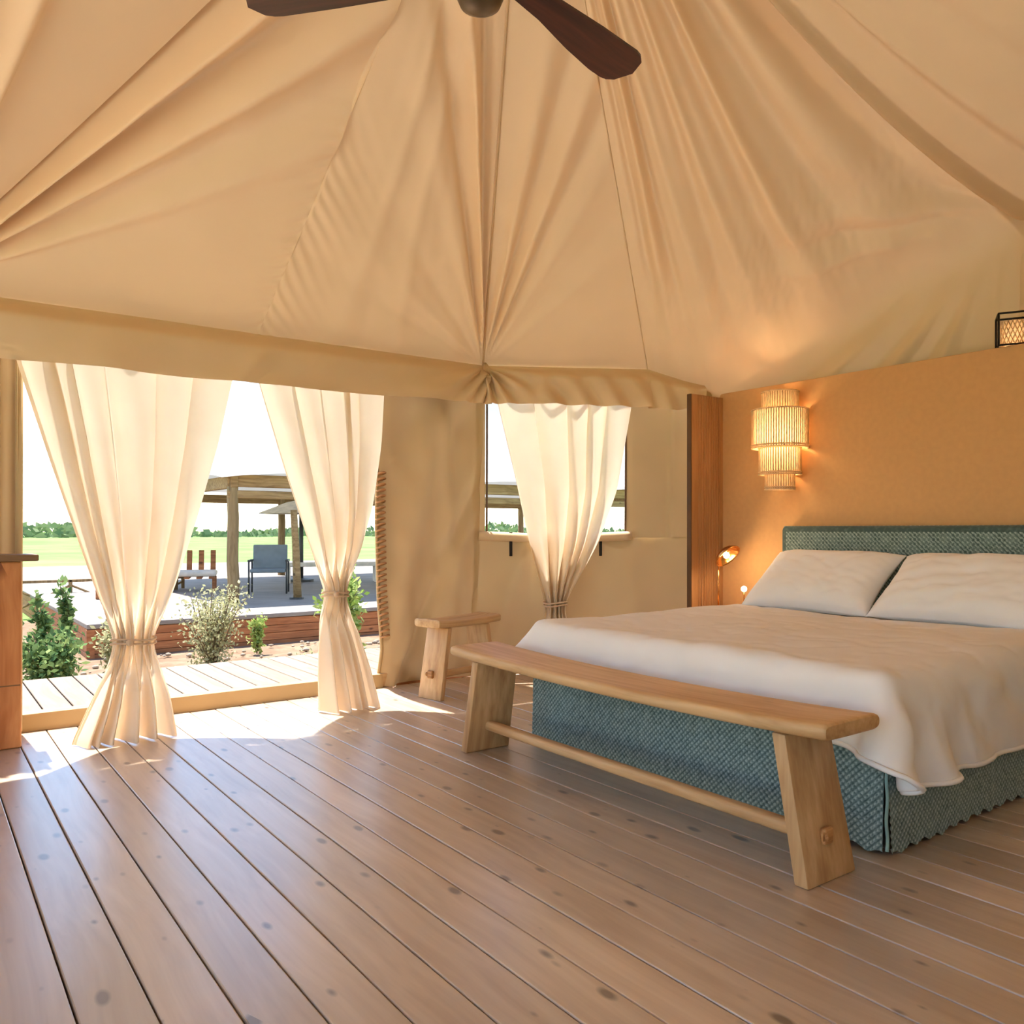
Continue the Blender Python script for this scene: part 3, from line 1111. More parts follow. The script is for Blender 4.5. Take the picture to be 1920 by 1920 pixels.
# parasol
ps = tag(empty('parasol', (7.15, 17.9, RZ)), 'flat pale parasol on a thin dark pole beyond the armchair', 'parasol')
MB().tube([(0, 0, 0), (0, 0, 1.62)], .05, 8).build('pole', M['grey_metal'], ps, True)
MB().lathe([(0, 1.86), (.35, 1.78), (.95, 1.55), (.97, 1.53), (.94, 1.54), (.35, 1.74), (0, 1.80)], 10, cap=False).build('canopy', M['cream'], ps)
for k in range(5):
    a = k * 2 * PI / 5
    MB().tube([(0, 0, 1.70), (.92 * math.cos(a), .92 * math.sin(a), 1.54)], .012, 5).build('rib', M['grey_metal'], ps)
MB().lathe([(0, 0), (.28, 0), (.28, .05), (.06, .08), (0, .08)], 16).build('base', M['grey_metal'], ps)

# timber stump post seen at the edge of the second curtain
tp = tag(empty('timber_post', (5.25, 13.35, RZ)), 'short leaning brown timber post right of the armchair', 'post')
MB().tube([(.02, 0, 0), (.0, 0, .5), (-.02, 0, 1.0), (-.05, 0, 1.5)], .07, 9, r2=.055).build('shaft', M['pav_beam'], tp, True)
MB().lathe([(0, 0), (.12, 0), (.12, .03), (0, .03)], 12).build('foot_plate', M['grey_metal'], tp)

# rope fence with crossed braces at the far left
fc = tag(empty('crossed_fence', (.2, 17.2, GZ)), 'low timber fence with crossed braces at the meadow edge', 'fence')
for k in range(7):
    x = -1.8 + k * 1.0
    MB().box((x, 0, .34), (.06, .06, .68), bevel=.008).build('post', M['pav_wood'], fc)
for k in range(6):
    x = -1.8 + k * 1.0
    MB().tube([(x, -.02, .10), (x + 1, -.02, .58)], .022, 6).build('brace', M['pav_wood'], fc)
    MB().tube([(x, .02, .58), (x + 1, .02, .10)], .022, 6).build('brace', M['pav_wood'], fc)
MB().box((1.2, 0, .66), (6.1, .06, .05), bevel=.008).build('top_rail', M['pav_wood'], fc)


# ---------------------------------------------------------------- plants
def shrub(name, loc, h, w, nstem, nleaf, leaf, mat, label, upright=.5, seed=1, low=.1, cat='shrub', group=None):
    r = random.Random(seed)
    t = tag(empty(name, loc), label, cat, group)
    sb = MB()
    tips = []
    for s in range(nstem):
        a = r.uniform(0, 2 * PI)
        rad = w * r.uniform(.1, 1) * (1 - upright * .5)
        hh = h * r.uniform(.6, 1.0)
        p = [Vector((0, 0, 0))]
        for k in range(1, 6):
            f = k / 5
            p.append(Vector((math.cos(a) * rad * f ** (1 + upright) + r.uniform(-.02, .02), math.sin(a) * rad * f ** (1 + upright) + r.uniform(-.02, .02), hh * f)))
        sb.tube(p, .010 * h, 4, r2=.003)
        tips.append(p)
    sb.build('stem', M['bark'], t)
    vs, fs = [], []
    for i in range(nleaf):
        p = r.choice(tips)
        f = low + (1 - low) * r.random() ** .7
        k = min(4, int(f * 5)); q = f * 5 - k
        c = p[k].lerp(p[k + 1], q) + Vector((r.gauss(0, .075 * w * 2), r.gauss(0, .075 * w * 2), r.gauss(0, .04)))
        d = Vector((r.gauss(0, 1), r.gauss(0, 1), r.gauss(.4, .8))).normalized()
        sd = d.cross(Vector((r.gauss(0, 1), r.gauss(0, 1), r.gauss(0, 1)))).normalized()
        L_ = leaf * r.uniform(.6, 1.3); W_ = L_ * .28
        n0 = len(vs)
        vs += [c, c + d * L_ * .5 + sd * W_, c + d * L_, c + d * L_ * .5 - sd * W_]
        fs.append((n0, n0 + 1, n0 + 2, n0 + 3))
    fo = link('foliage', mesh_np('foliage', vs, fs), mat, t)
    fo['kind'] = 'stuff'
    return t


shrub('sage_shrub', (2.58, 8.95, GZ + .03), 1.0, .52, 26, 2600, .045, M['leaf_grey'], 'sparse grey green shrub between the two door curtains', .35, 3)
shrub('leafy_shrub', (1.05, 8.75, GZ + .03), .62, .42, 22, 2400, .07, M['leaf_green'], 'low leafy green shrub beside the wooden cabinet', .3, 4)
shrub('spire_plant', (1.0, 9.0, GZ + .03), 1.02, .10, 5, 700, .07, M['leaf_green'], 'tall upright green spire plant left of the first curtain', .9, 5)
shrub('spire_plant', (1.25, 9.3, GZ + .03), 1.16, .09, 5, 700, .07, M['leaf_green'], 'tallest upright green spire plant nearest the first curtain', .9, 6)
shrub('dry_shrub', (1.75, 9.6, GZ + .03), .62, .30, 14, 900, .06, M['leaf_grey'], 'small dry shrub half hidden behind the first curtain', .3, 8)
shrub('corner_shrub', (4.15, 9.0, GZ + .03), 1.15, .42, 20, 2600, .08, M['leaf_bright'], 'tall bright green shrub behind the second curtain', .4, 9)
shrub('skirting_weed', (3.55, 10.35, GZ + .03), .52, .16, 8, 500, .06, M['leaf_bright'], 'small weed growing against the deck skirting', .4, 10)
shrub('window_shrub', (7.6, 9.2, GZ + .03), 1.5, .8, 24, 2600, .10, M['leaf_bright'], 'pale green shrub seen through the window', .3, 12)
shrub('low_weed', (3.3, 8.0, GZ + .03), .30, .22, 8, 420, .05, M['leaf_grey'], 'low dry weed at the edge of the boardwalk', .3, 13)

# distant trees along the horizon: a mass nobody could count, plus the one round tree that stands out
vs, fs = [], []
r = random.Random(5)
for i in range(4200):
    x = r.uniform(-150, 330)
    y = 190 + r.uniform(0, 30)
    hgt = 2.2 + 1.3 * math.sin(x * .06) + .9 * math.sin(x * .17 + 1)
    z = GZ + r.random() * max(.8, hgt)
    c = Vector((x, y, z))
    s_ = r.uniform(.6, 1.3)
    d = Vector((r.gauss(0, 1), r.gauss(0, .6), r.gauss(0, .8))).normalized() * s_
    e = d.cross(Vector((r.gauss(0, .4), 1, r.gauss(0, .4)))).normalized() * s_ * .6
    n0 = len(vs)
    vs += [c - d, c - e, c + d, c + e]
    fs.append((n0, n0 + 1, n0 + 2, n0 + 3))
tag(link('far_hedgerow', mesh_np('far_hedgerow', vs, fs), M['leaf_far']), 'hazy green hedgerow along the far edge of the meadow', 'hedgerow', kind='stuff')
dt = tag(empty('round_tree', (10.5, 150, GZ)), 'small rounded distant tree on the horizon left of the first curtain', 'tree')
vs, fs = [], []
for i in range(700):
    u_ = Vector((r.gauss(0, 1), r.gauss(0, 1), r.gauss(0, 1))).normalized()
    c = Vector((u_.x * 2.6, u_.y * 2.0, 1.9 + u_.z * 1.4)) * r.uniform(.75, 1)
    d = Vector((r.gauss(0, 1), r.gauss(0, 1), r.gauss(0, 1))).normalized() * .5
    e = d.cross(u_).normalized() * .4
    n0 = len(vs)
    vs += [c - d, c - e, c + d, c + e]
    fs.append((n0, n0 + 1, n0 + 2, n0 + 3))
fo = link('crown', mesh_np('crown', vs, fs), M['leaf_far'], dt); fo['kind'] = 'stuff'
MB().tube([(0, 0, 0), (0, 0, 1.6)], .25, 7).build('trunk', M['bark'], dt)


# ================================================================== CURTAINS
def curtain(zl, xl, zr, xr, yc, amp, nf, seed, label, ztie, place=None, zb=.006, zt=2.0, ns=220, nz=150):
    """edges given as x at heights; yc, amp: functions of z giving mean depth and fold depth"""
    r = np.random.default_rng(seed)
    z = np.linspace(zt, zb, nz)
    L_ = np.interp(z, zl[::-1], xl[::-1]) if zl[0] > zl[-1] else np.interp(z, zl, xl)
    R_ = np.interp(z, zr[::-1], xr[::-1]) if zr[0] > zr[-1] else np.interp(z, zr, xr)
    k = np.ones(7) / 7
    pad = lambda q: np.convolve(np.pad(q, 3, mode='edge'), k, 'valid')
    L_, R_ = pad(L_), pad(R_)
    s = np.linspace(0, 1, ns)
    # irregular fold phase
    cuts = np.sort(np.r_[0, r.uniform(.06, .94, nf - 1), 1])
    cuts = .6 * cuts + .4 * np.linspace(0, 1, nf + 1)
    ph = np.interp(s, cuts, np.arange(nf + 1))
    am = np.interp(s, np.linspace(0, 1, nf + 1), r.uniform(.55, 1.2, nf + 1))
    root = tag(empty('curtain'), label, 'curtain', 'tied cream curtains')
    P = np.empty((ns, nz, 3))
    for j, zz in enumerate(z):
        w = R_[j] - L_[j]
        a_ = amp(zz)
        wob = .35 * math.sin(3.1 * zz + seed)
        fold = np.sin(2 * PI * ph + wob * np.sin(2 * PI * s + zz * 2)) * am
        fold2 = .35 * np.sin(4 * PI * ph + 1.3 + zz * 1.5)
        sid = .22 * (w / nf) * np.cos(2 * PI * ph + .6)
        near = math.exp(-((zz - ztie) / .16) ** 2)
        # at the tie the bundle is rounded
        rnd = np.sqrt(np.clip(1 - (2 * s - 1) ** 2, 0, 1))
        sgn = np.where(np.sin(2 * PI * ph) > 0, 1, -1)
        P[:, j, 0] = L_[j] + w * s + sid * (1 - near)
        yy = yc(zz) + a_ * (fold + fold2) * (.25 + .75 * np.sin(PI * np.clip(s, .02, .98)) ** .35)
        yb = yc(zz) - rnd * .055 * np.tanh(2.2 * np.sin(2 * PI * ph)) - .012 * rnd * np.sin(6 * PI * ph)
        P[:, j, 1] = yy * (1 - near) + yb * near
        P[:, j, 2] = zz
    if place is not None:
        q = P.reshape(-1, 3)
        P = place(q[:, 0], q[:, 2], q[:, 1]).reshape(ns, nz, 3)
    link('fabric', mesh_np('fabric', P.reshape(-1, 3), grid_faces(ns, nz)), M['curtain'], root, True)
    # tie cord
    jt = int(np.argmin(abs(z - ztie)))
    cx, hw = (L_[jt] + R_[jt]) / 2, (R_[jt] - L_[jt]) / 2
    tb = MB()
    for dz in (-.010, .010):
        pts = [(cx + (hw + .008) * math.cos(t), yc(ztie) + .062 * math.sin(t), ztie + dz + .006 * math.sin(2 * t)) for t in np.linspace(0, 2 * PI, 36, endpoint=False)]
        if place is not None:
            pts = [tuple(place(p[0], p[2], p[1])) for p in pts]
        tb.tube(pts, .0055, 6, closed=True)
    kp = (cx - hw * .3, yc(ztie) - .066, ztie)
    if place is not None: kp = tuple(place(kp[0], kp[2], kp[1]))
    m_ = Matrix.Translation(kp) @ Matrix.Diagonal((.018, .014, .018, 1))
    bmesh.ops.create_icosphere(tb.bm, subdivisions=2, radius=1, matrix=m_)
    tb.build('tie_cord', M['tie'], root, True)
    return root


yc12 = lambda z: float(np.interp(z, [0, .5, 2.1], [4.42, 4.52, 4.745]))
curtain([2.05, 1.917, 1.725, 1.364, 1.037, .773, .56, .492, .42, .294, .10, .0], [.36, .397, .451, .555, .655, .735, .80, .822, .81, .755, .66, .61],
        [2.05, 1.881, 1.52, 1.137, .744, .54, .48, .40, .205, .0], [1.49, 1.441, 1.356, 1.245, 1.115, 1.035, 1.008, 1.02, 1.068, 1.09],
        yc12, lambda z: float(np.interp(z, [0, .25, .5, .9, 1.5, 2.1], [.10, .07, .045, .055, .036, .024])), 6, 3,
        'wide cream curtain tied in the middle beside the wooden cabinet', .478)
curtain([2.05, 1.868, 1.42, 1.021, .773, .673, .60, .529, .2, .0], [1.56, 1.606, 1.728, 1.854, 1.928, 1.958, 1.94, 1.915, 1.875, 1.862],
        [2.05, 1.891, 1.584, 1.184, .924, .70, .655, .59, .40, .232, .0], [2.42, 2.403, 2.367, 2.289, 2.203, 2.105, 2.090, 2.105, 2.15, 2.188, 2.225],
        yc12, lambda z: float(np.interp(z, [0, .25, .66, .95, 1.5, 2.1], [.09, .07, .045, .05, .034, .024])), 5, 5,
        'narrower cream curtain tied in the middle next to the laced canvas panel', .665)
curtain([2.05, 1.914, 1.392, .98, .60, .528, .45, .397, .1, 0], [.09, .127, .258, .353, .468, .493, .49, .485, .47, .47],
        [2.05, 1.91, 1.321, .942, .60, .508, .44, .376, .1, 0], [1.10, 1.08, .983, .848, .675, .635, .64, .66, .69, .70],
        lambda z: float(np.interp(z, [0, 1.0, 1.7, 2.0], [.13, .13, .085, .07])), lambda z: float(np.interp(z, [0, .25, .5, .95, 1.5, 2.1], [-.05, -.05, -.04, -.045, -.036, -.03])), 5, 9,
        'cream curtain tied in front of the tent window behind the bed', .52, place=lambda s, z, off: wpt(s, z, off))

# canvas door flap gathered at the left jamb
flap = tag(empty('door_flap', (.33, 4.85, 0)), 'gathered tan canvas door flap above the wooden cabinet', 'door flap')


def flap_fn(U, V):
    z = .02 + 1.98 * V
    x = -.21 + .33 * U + .012 * np.sin(U * 30)
    y = .022 * np.sin(U * 2 * PI * 3.5 + .4 * z) + .008 * np.sin(U * 50) + .03 - .05 * V
    return np.stack([x, y, z], -1)


cloth_panel('fabric', flap_fn, 90, 40, M['canvas_wall'], flap)
MB().tube([(.115, .0, .02), (.117, -.005, 1.0), (.12, -.01, 2.0)], .014, 8).build('edge_hem', M['canvas_wall'], flap, True)

# ================================================================== CABINET AT THE LEFT EDGE
cab = tag(empty('wooden_cabinet', (.0, 4.70, 0)), 'orange pine cabinet with a dark wooden top at the left edge', 'cabinet')
MB().box((.155, -.03, .445), (.55, .20, .89), bevel=.008).build('body', M['cab_wood'], cab)
MB().box((.155, -.128, .30), (.54, .006, .006)).build('panel_joint', M['cab_top'], cab)
MB().box((.19, -.035, .907), (.62, .235, .032), bevel=.006).build('top', M['cab_top'], cab)


# ================================================================== BENCH AND STOOL
def bowed_plank(L, W, T, bow, mat, name, parent, zc, edge=.022, wbow=.012):
    """plank along local Y with rounded edges and a slightly dished top"""
    n = 28
    prof = []
    for k in range(20):
        a = 2 * PI * k / 20
        ca, sa = math.cos(a), math.sin(a)
        x = (W / 2) * math.copysign(abs(ca) ** .22, ca)
        z = (T / 2) * math.copysign(abs(sa) ** .6, sa)
        prof.append((x, z))
    vs = []
    ends = [(-1.0, .72), (-.996, .9), (-.988, 1)] + [(t, 1) for t in np.linspace(-.95, .95, n)] + [(.988, 1), (.996, .9), (1.0, .72)]
    for t, k in ends:
        y = t * L / 2
        lift = bow * (t * t) - bow
        for x, z in prof:
            dish = -wbow * (1 - (2 * x / W) ** 2) * (1 if z > 0 else 0) * (1 - t ** 6)
            vs.append((x * (1 if k == 1 else (1 - (1 - k) * .12)), y, zc + lift + z * k + dish))
    m = len(prof)
    fs = []
    for i in range(len(ends) - 1):
        for k in range(m):
            fs.append((i * m + k, i * m + (k + 1) % m, (i + 1) * m + (k + 1) % m, (i + 1) * m + k))
    fs.append(tuple(range(m))[::-1])
    fs.append(tuple(range((len(ends) - 1) * m, len(ends) * m)))
    o = link(name, mesh_np(name, vs, fs), mat, parent)
    bm = bmesh.new(); bm.from_mesh(o.data); bmesh.ops.recalc_face_normals(bm, faces=bm.faces); bm.to_mesh(o.data); bm.free()
    smooth_by_angle(o, 40)
    return o


def make_bench(name, loc, rz, L, W, H, foot, splay, label, cat, str_z=.12, Tleg=.048, wf=.245, bow=.02):
    """long axis = local Y"""
    t = tag(empty(name, loc, rz), label, cat)
    bowed_plank(L, W, .052, bow, M['teak'], 'seat', t, H - .026 + bow * .35)
    zt = H - .055
    for s in (-1, 1):
        yf = s * foot                       # foot centre
        yt = s * (foot - splay)             # top centre
        w2, w1 = wf / 2, wf / 2 * .94
        h = Tleg / 2
        m = MB()
        vs = [(-w2, yf - h, 0), (w2, yf - h, 0), (w2, yf + h, 0), (-w2, yf + h, 0), (-w1, yt - h, zt), (w1, yt - h, zt), (w1, yt + h, zt), (-w1, yt + h, zt)]
        bv = [m.bm.verts.new(v) for v in vs]
        for f in ((0, 3, 2, 1), (4, 5, 6, 7), (0, 1, 5, 4), (1, 2, 6, 5), (2, 3, 7, 6), (3, 0, 4, 7)):
            m.bm.faces.new([bv[i] for i in f])
        bmesh.ops.bevel(m.bm, geom=list(m.bm.edges), offset=.006, segments=2, profile=.5, affect='EDGES')
        lg = m.build('leg', M['teak_v'], t)
        smooth_by_angle(lg, 40)
        ym = s * (foot - splay * str_z / zt)
        tn = MB().box((-.005, ym + s * (h + .006), str_z + .01), (.046, .022, .05), bevel=.008).build('tenon', M['tenon'], lg)
        MB().tube([(-.028, ym + s * (h + .010), str_z + .012), (-.020, ym + s * (h + .016), str_z + .012)], .014, 8).build('wedge', M['tenon'], lg)
    ym = foot - splay * str_z / zt
    o = MB().box((-.005, 0, str_z), (.05, 2 * ym - .01, .042), bevel=.014, seg=3).build('stretcher', M['teak'], t)
    smooth_by_angle(o, 50)
    return t


make_bench('bench', (2.212, 2.345, 0), 0, 1.99, .285, .487, .905, .085, 'long pale wooden bench at the foot of the bed', 'bench')
make_bench('stool', (2.83, 4.455, 0), math.radians(13 - 90), .56, .225, .492, .245, .075, 'short pale wooden stool against the canvas wall', 'stool', str_z=.14, Tleg=.036, wf=.20, bow=.008)

# ================================================================== BED
bed = tag(empty('bed', (3.5, 2.34, 0)), 'double bed with teal woven skirt and padded teal headboard', 'bed')
BX0, BX1, BY0, BY1 = 2.515, 4.53, 1.425, 3.258


def knit_panel(p0, p1, ztop, zbot, seed, name='skirt_panel', bulge=.012, hem=.018, pitch=.023, flat=False, amp=.006, res=.0056):
    """woven cover hanging from p0 to p1 (2d); outward side = right of direction p0->p1"""
    p0, p1 = arr(*p0), arr(*p1)
    L_ = np.linalg.norm(p1 - p0)
    d = (p1 - p0) / L_
    n = arr(d[1], -d[0])
    nu, nz = int(L_ / res), int((ztop - zbot) / res)
    U, V = np.meshgrid(np.linspace(0, L_, nu), np.linspace(0, 1, nz), indexing='ij')
    hemz = zbot + hem * .5 * vnoise(U * 1.5, U * 0, seed, 3, 1.5) + hem * .4 * np.sin(U * 2 * PI / .09)
    Z = hemz + (ztop - hemz) * V
    a = (U + Z) / pitch * PI
    b = (U - Z) / pitch * PI
    knit = np.abs(np.sin(a)) * np.abs(np.sin(b))
    D = amp * knit + bulge * vnoise(U, Z * .6, seed + 1, 2, .8) * (1 - V) + .012 * (1 - V)
    P = np.empty(U.shape + (3,))
    P[..., 0] = p0[0] + d[0] * U + n[0] * D - 3.5
    P[..., 1] = p0[1] + d[1] * U + n[1] * D - 2.34
    P[..., 2] = Z
    me = mesh_np(name, P.reshape(-1, 3), grid_faces(nu, nz))
    at = me.attributes.new('knit', 'FLOAT', 'POINT')
    at.data.foreach_set('value', (knit * .75).reshape(-1).astype(np.float32))
    return link(name, me, M['teal'], bed, True)


knit_panel((BX0, BY1), (BX0, BY0), .44, .012, 3)
knit_panel((BX0, BY0), (BX1 - .02, BY0), .44, .012, 7)
knit_panel((BX1 - .02, BY1), (BX0, BY1), .44, .012, 9, res=.012)
MB().box((.015, 0, .23), (1.98, 1.79, .42), bevel=.01).build('base', M['bed_core'], bed)
MB().box((.0, 0, .49), (2.0, 1.80, .16), bevel=.05, seg=4).build('mattress', M['mattress'], bed)
MB().tube([(BX0 - 3.5 - .012 + .004 * math.sin(k), BY0 - 2.34 - .012, .02 + .42 * k / 20) for k in range(21)], .006, 6).build('corner_seam', M['stitch'], bed, True)
# headboard, rounded padded slab with woven cover
hb = MB().box((0, 0, .60), (.09, 1.86, .93), bevel=.028, seg=4)
hbm = hb.mesh('headboard')
hbo = link('headboard', hbm, M['teal'], bed)
hbo.location = (4.57 - 3.5, 0, 0)
smooth_by_angle(hbo, 60)


def knit_face(y0, y1, z0, z1, x):
    nu, nz = int((y1 - y0) / .008), int((z1 - z0) / .008)
    U, Z = np.meshgrid(np.linspace(y0, y1, nu), np.linspace(z0, z1, nz), indexing='ij')
    knit = np.abs(np.sin((U + Z) / .026 * PI)) * np.abs(np.sin((U - Z) / .026 * PI))
    edge = np.minimum(np.minimum(U - y0, y1 - U), z1 - Z)
    back = .03 * (1 - sm(edge, 0, .04))
    P = np.stack([x - .0055 * knit + back, U, Z], -1)
    me = mesh_np('headboard_cover', P.reshape(-1, 3), grid_faces(nu, nz))
    at = me.attributes.new('knit', 'FLOAT', 'POINT')
    at.data.foreach_set('value', (knit * .75).reshape(-1).astype(np.float32))
    return link('headboard_cover', me, M['teal'], bed, True)


knit_face(-.925, .925, .55, 1.066, 4.526 - 3.5)


# ---------------------------------------------------------------- duvet: small cloth solver over the mattress
def drape():
    x0, x1, y0, y1 = 4.05, 2.30, 1.09, 3.50
    nx, ny = 84, 104
    X, Y = np.meshgrid(np.linspace(x0, x1, nx), np.linspace(y0, y1, ny), indexing='ij')
    # rounded foot corners
    Rr = .32
    cxr = x1 + Rr
    for cyr, sg in ((y0 + Rr, -1), (y1 - Rr, 1)):
        dx, dy = cxr - X, (Y - cyr) * sg
        inq = (dx > 0) & (dy > 0)
        k = np.where(inq, np.maximum(dx, dy) / np.maximum(np.hypot(dx, dy), 1e-6), 1)
        X = np.where(inq, cxr - dx * k, X)
        Y = np.where(inq, cyr + sg * dy * k, Y)
    P = np.stack([X, Y, np.full_like(X, .68)], -1)
    P0r = P.copy()

    def rl(a, b):
        return np.linalg.norm(P0r[b] - P0r[a], axis=-1, keepdims=True)
    P[..., 2] += .004 * vnoise(X, Y, 3, 3, 1.2)
    V = np.zeros_like(P)
    lx, ly = abs(x1 - x0) / (nx - 1), abs(y1 - y0) / (ny - 1)
    ld = math.hypot(lx, ly)
    lo, hi, rad = arr(BX0 - .035, BY0 - .035, -1), arr(BX1 + .3, BY1 + .035, .578), .07
    clo, chi = lo + rad, hi - rad

    def con(sa, sb, rest, k):
        a, b = P[sa], P[sb]
        d = b - a
        l = np.sqrt((d * d).sum(-1, keepdims=True)) + 1e-9
        c = d * (.5 * k * (l - rest) / l)
        P[sa] += c
        P[sb] -= c
    S = slice
    batches = []
    for o in (0, 1):
        m = (nx - o) // 2 * 2 + o
        na = len(range(o + 1, nx, 2))
        sa, sb = (S(o, o + 2 * na - 1, 2), S(None)), (S(o + 1, None, 2), S(None))
        batches.append((sa, sb, rl(sa, sb), 1.0))
        m2 = (ny - o) // 2 * 2 + o
        nb = len(range(o + 1, ny, 2))
        sa, sb = (S(None), S(o, o + 2 * nb - 1, 2)), (S(None), S(o + 1, None, 2))
        batches.append((sa, sb, rl(sa, sb), 1.0))
    rx = {k: np.linalg.norm(P0r[k:] - P0r[:-k], axis=-1, keepdims=True) for k in (2, 5)}
    ry = {k: np.linalg.norm(P0r[:, k:] - P0r[:, :-k], axis=-1, keepdims=True) for k in (2, 5)}
    dt = 1 / 60
    for it in range(190):
        V[..., 2] -= 1.6 * dt
        V *= .99
        Q = P.copy()
        P += V * dt
        for k in range(14):
            for sa, sb, rest, st in batches:
                a, b = P[sa], P[sb]
                d = b - a
                l = np.sqrt((d * d).sum(-1, keepdims=True)) + 1e-9
                c = d * (.5 * st * (l - rest) / l)
                a += c
                b -= c
            for (sa, sb) in (((S(0, -1), S(0, -1)), (S(1, None), S(1, None))), ((S(1, None), S(0, -1)), (S(0, -1), S(1, None)))):
                d = P[sb] - P[sa]
                l = np.sqrt((d * d).sum(-1, keepdims=True)) + 1e-9
                c = d * (.5 * .25 * (l - rl(sa, sb)) / l)
                P[sa] += c
                P[sb] -= c
            for st_, rest in ((2, 2), (5, 5)):
                kk = .25 if st_ == 2 else .12
                d = P[st_:] - P[:-st_]
                l = np.sqrt((d * d).sum(-1, keepdims=True)) + 1e-9
                c = d * (.5 * kk * np.minimum(0, l - rx[st_] * .985) / l)
                P[:-st_] += c; P[st_:] -= c
                d = P[:, st_:] - P[:, :-st_]
                l = np.sqrt((d * d).sum(-1, keepdims=True)) + 1e-9
                c = d * (.5 * kk * np.minimum(0, l - ry[st_] * .985) / l)
                P[:, :-st_] += c; P[:, st_:] -= c
            # collision with the rounded box of mattress and skirt
            q = np.clip(P, clo, chi)
            dlt = P - q
            dist = np.sqrt((dlt * dlt).sum(-1))
            ins = dist < rad
            deep = dist < 1e-6
            push = np.where(ins & ~deep, (rad - dist) / np.maximum(dist, 1e-6), 0)
            P += dlt * push[..., None]
            if deep.any():
                P[deep, 2] = hi[2]
            P[..., 2] = np.maximum(P[..., 2], .03)
        V = (P - Q) / dt
        q = np.clip(P, clo, chi)
        touch = np.sqrt(((P - q) ** 2).sum(-1)) < rad + .004
        V[touch] *= .25
    return P


DV = drape()
nxd, nyd = DV.shape[:2]
# soft quilting swell on the lying part
topmask = sm(DV[..., 2], .50, .57)
hang = 1 - sm(DV[..., 2], .44, .56)
side = sm(BY0 + .10 - DV[..., 1], 0, .06)
front = sm(BX0 + .10 - DV[..., 0], 0, .06)
DV[..., 1] -= hang * side * (.008 * np.sin(2 * PI * (DV[..., 0] * 3.1 + DV[..., 2] * 3.2)) + .012 * vnoise(DV[..., 0] * 1.5, DV[..., 2], 71, 3, 1.2) + .008)
DV[..., 0] -= hang * front * (.010 * vnoise(DV[..., 1] * 1.3, DV[..., 2] * 1.5, 73, 3, 1.2) + .008)
DV[..., 2] += topmask * (.014 + .012 * vnoise(DV[..., 0], DV[..., 1], 61, 3, .7))
wr_ = np.abs(vnoise(DV[..., 0] * 1.0 + DV[..., 1] * .6, DV[..., 1] * 1.3 - DV[..., 0] * .4, 63, 3, 1.6))
DV[..., 2] += topmask * (-.010 * np.exp(-wr_ / .10))
DV[..., 0] += hang * front * .010 * np.exp(-np.abs(vnoise(DV[..., 1] * 1.2 + DV[..., 2] * 1.5, DV[..., 2] * 1.4, 65, 3, 1.5)) / .10)
DV[..., 1] += hang * side * .012 * np.exp(-np.abs(vnoise(DV[..., 0] * 1.4 + DV[..., 2] * 1.3, DV[..., 2] * .9, 67, 3, 1.4)) / .10)
duv = tag(empty('duvet', (3.3, 2.34, .58)), 'white linen duvet spread over the bed and hanging at the near side', 'duvet')
dme = mesh_np('cover', (DV - arr(3.3, 2.34, .58)).reshape(-1, 3), grid_faces(nxd, nyd))
dvo = link('cover', dme, M['linen'], duv, True)
md = dvo.modifiers.new('thick', 'SOLIDIFY'); md.thickness = .016; md.offset = 1
md = dvo.modifiers.new('sub', 'SUBSURF'); md.levels = 1; md.render_levels = 1
# hem piping round the free edge
rim = [DV[i, 0] for i in range(nxd)] + [DV[-1, j] for j in range(1, nyd)] + [DV[i, -1] for i in range(nxd - 2, -1, -1)]
MB().tube([p - arr(3.3, 2.34, .58) for p in rim], .009, 6).build('hem', M['linen'], duv, True)


def pillow(loc, w, h, t, tilt, rz, seed, label):
    n = 46
    u = np.linspace(-1, 1, n)
    U, Vv = np.meshgrid(u, u, indexing='ij')
    body = (np.clip(1 - U ** 4, 0, 1) * np.clip(1 - Vv ** 4, 0, 1)) ** .55
    ex = 1 - .075 * (1 - np.abs(Vv) ** 2) * 1.0 * np.abs(U) ** 3
    ey = 1 - .09 * (1 - np.abs(U) ** 2) * np.abs(Vv) ** 3
    wr = vnoise(U * 1.6, Vv * 1.3, seed, 3, .8)
    cr = .35 * np.sin(np.arctan2(Vv - 1, U + 1) * 22 + seed) * np.exp(-np.hypot(U + 1, Vv - 1) / .5) + .35 * np.sin(np.arctan2(Vv - 1, U - 1) * 22) * np.exp(-np.hypot(U - 1, Vv - 1) / .5)
    top = t * body * (1 + .09 * wr) + .016 * cr * body - .008 * np.exp(-np.abs(vnoise(U * 1.2, Vv * 1.5, seed + 3, 2, .7)) / .12) * body
    bot = -t * .7 * body
    xs = U * w / 2 * ex
    ys = Vv * h / 2 * ey
    a = np.stack([xs, ys, top + .002], -1).reshape(-1, 3)
    b = np.stack([xs, ys, bot - .002], -1).reshape(-1, 3)
    fs = grid_faces(n, n) + [f[::-1] for f in grid_faces(n, n, off=n * n)]
    ring = [i * n for i in range(n)] + [(n - 1) * n + j for j in range(1, n)] + [i * n + n - 1 for i in range(n - 2, -1, -1)] + [j for j in range(n - 2, 0, -1)]
    for k in range(len(ring)):
        i, j = ring[k], ring[(k + 1) % len(ring)]
        fs.append((i, j, j + n * n, i + n * n))
    root = tag(empty('pillow', loc, rz), label, 'pillow', 'white bed pillows')
    me = mesh_np('pillowcase', np.vstack([a, b]), fs)
    bm = bmesh.new(); bm.from_mesh(me); bmesh.ops.recalc_face_normals(bm, faces=bm.faces); bm.to_mesh(me); bm.free()
    o = link('pillowcase', me, M['linen'], root, True)
    o.rotation_euler = (tilt, 0, 0)
    return root


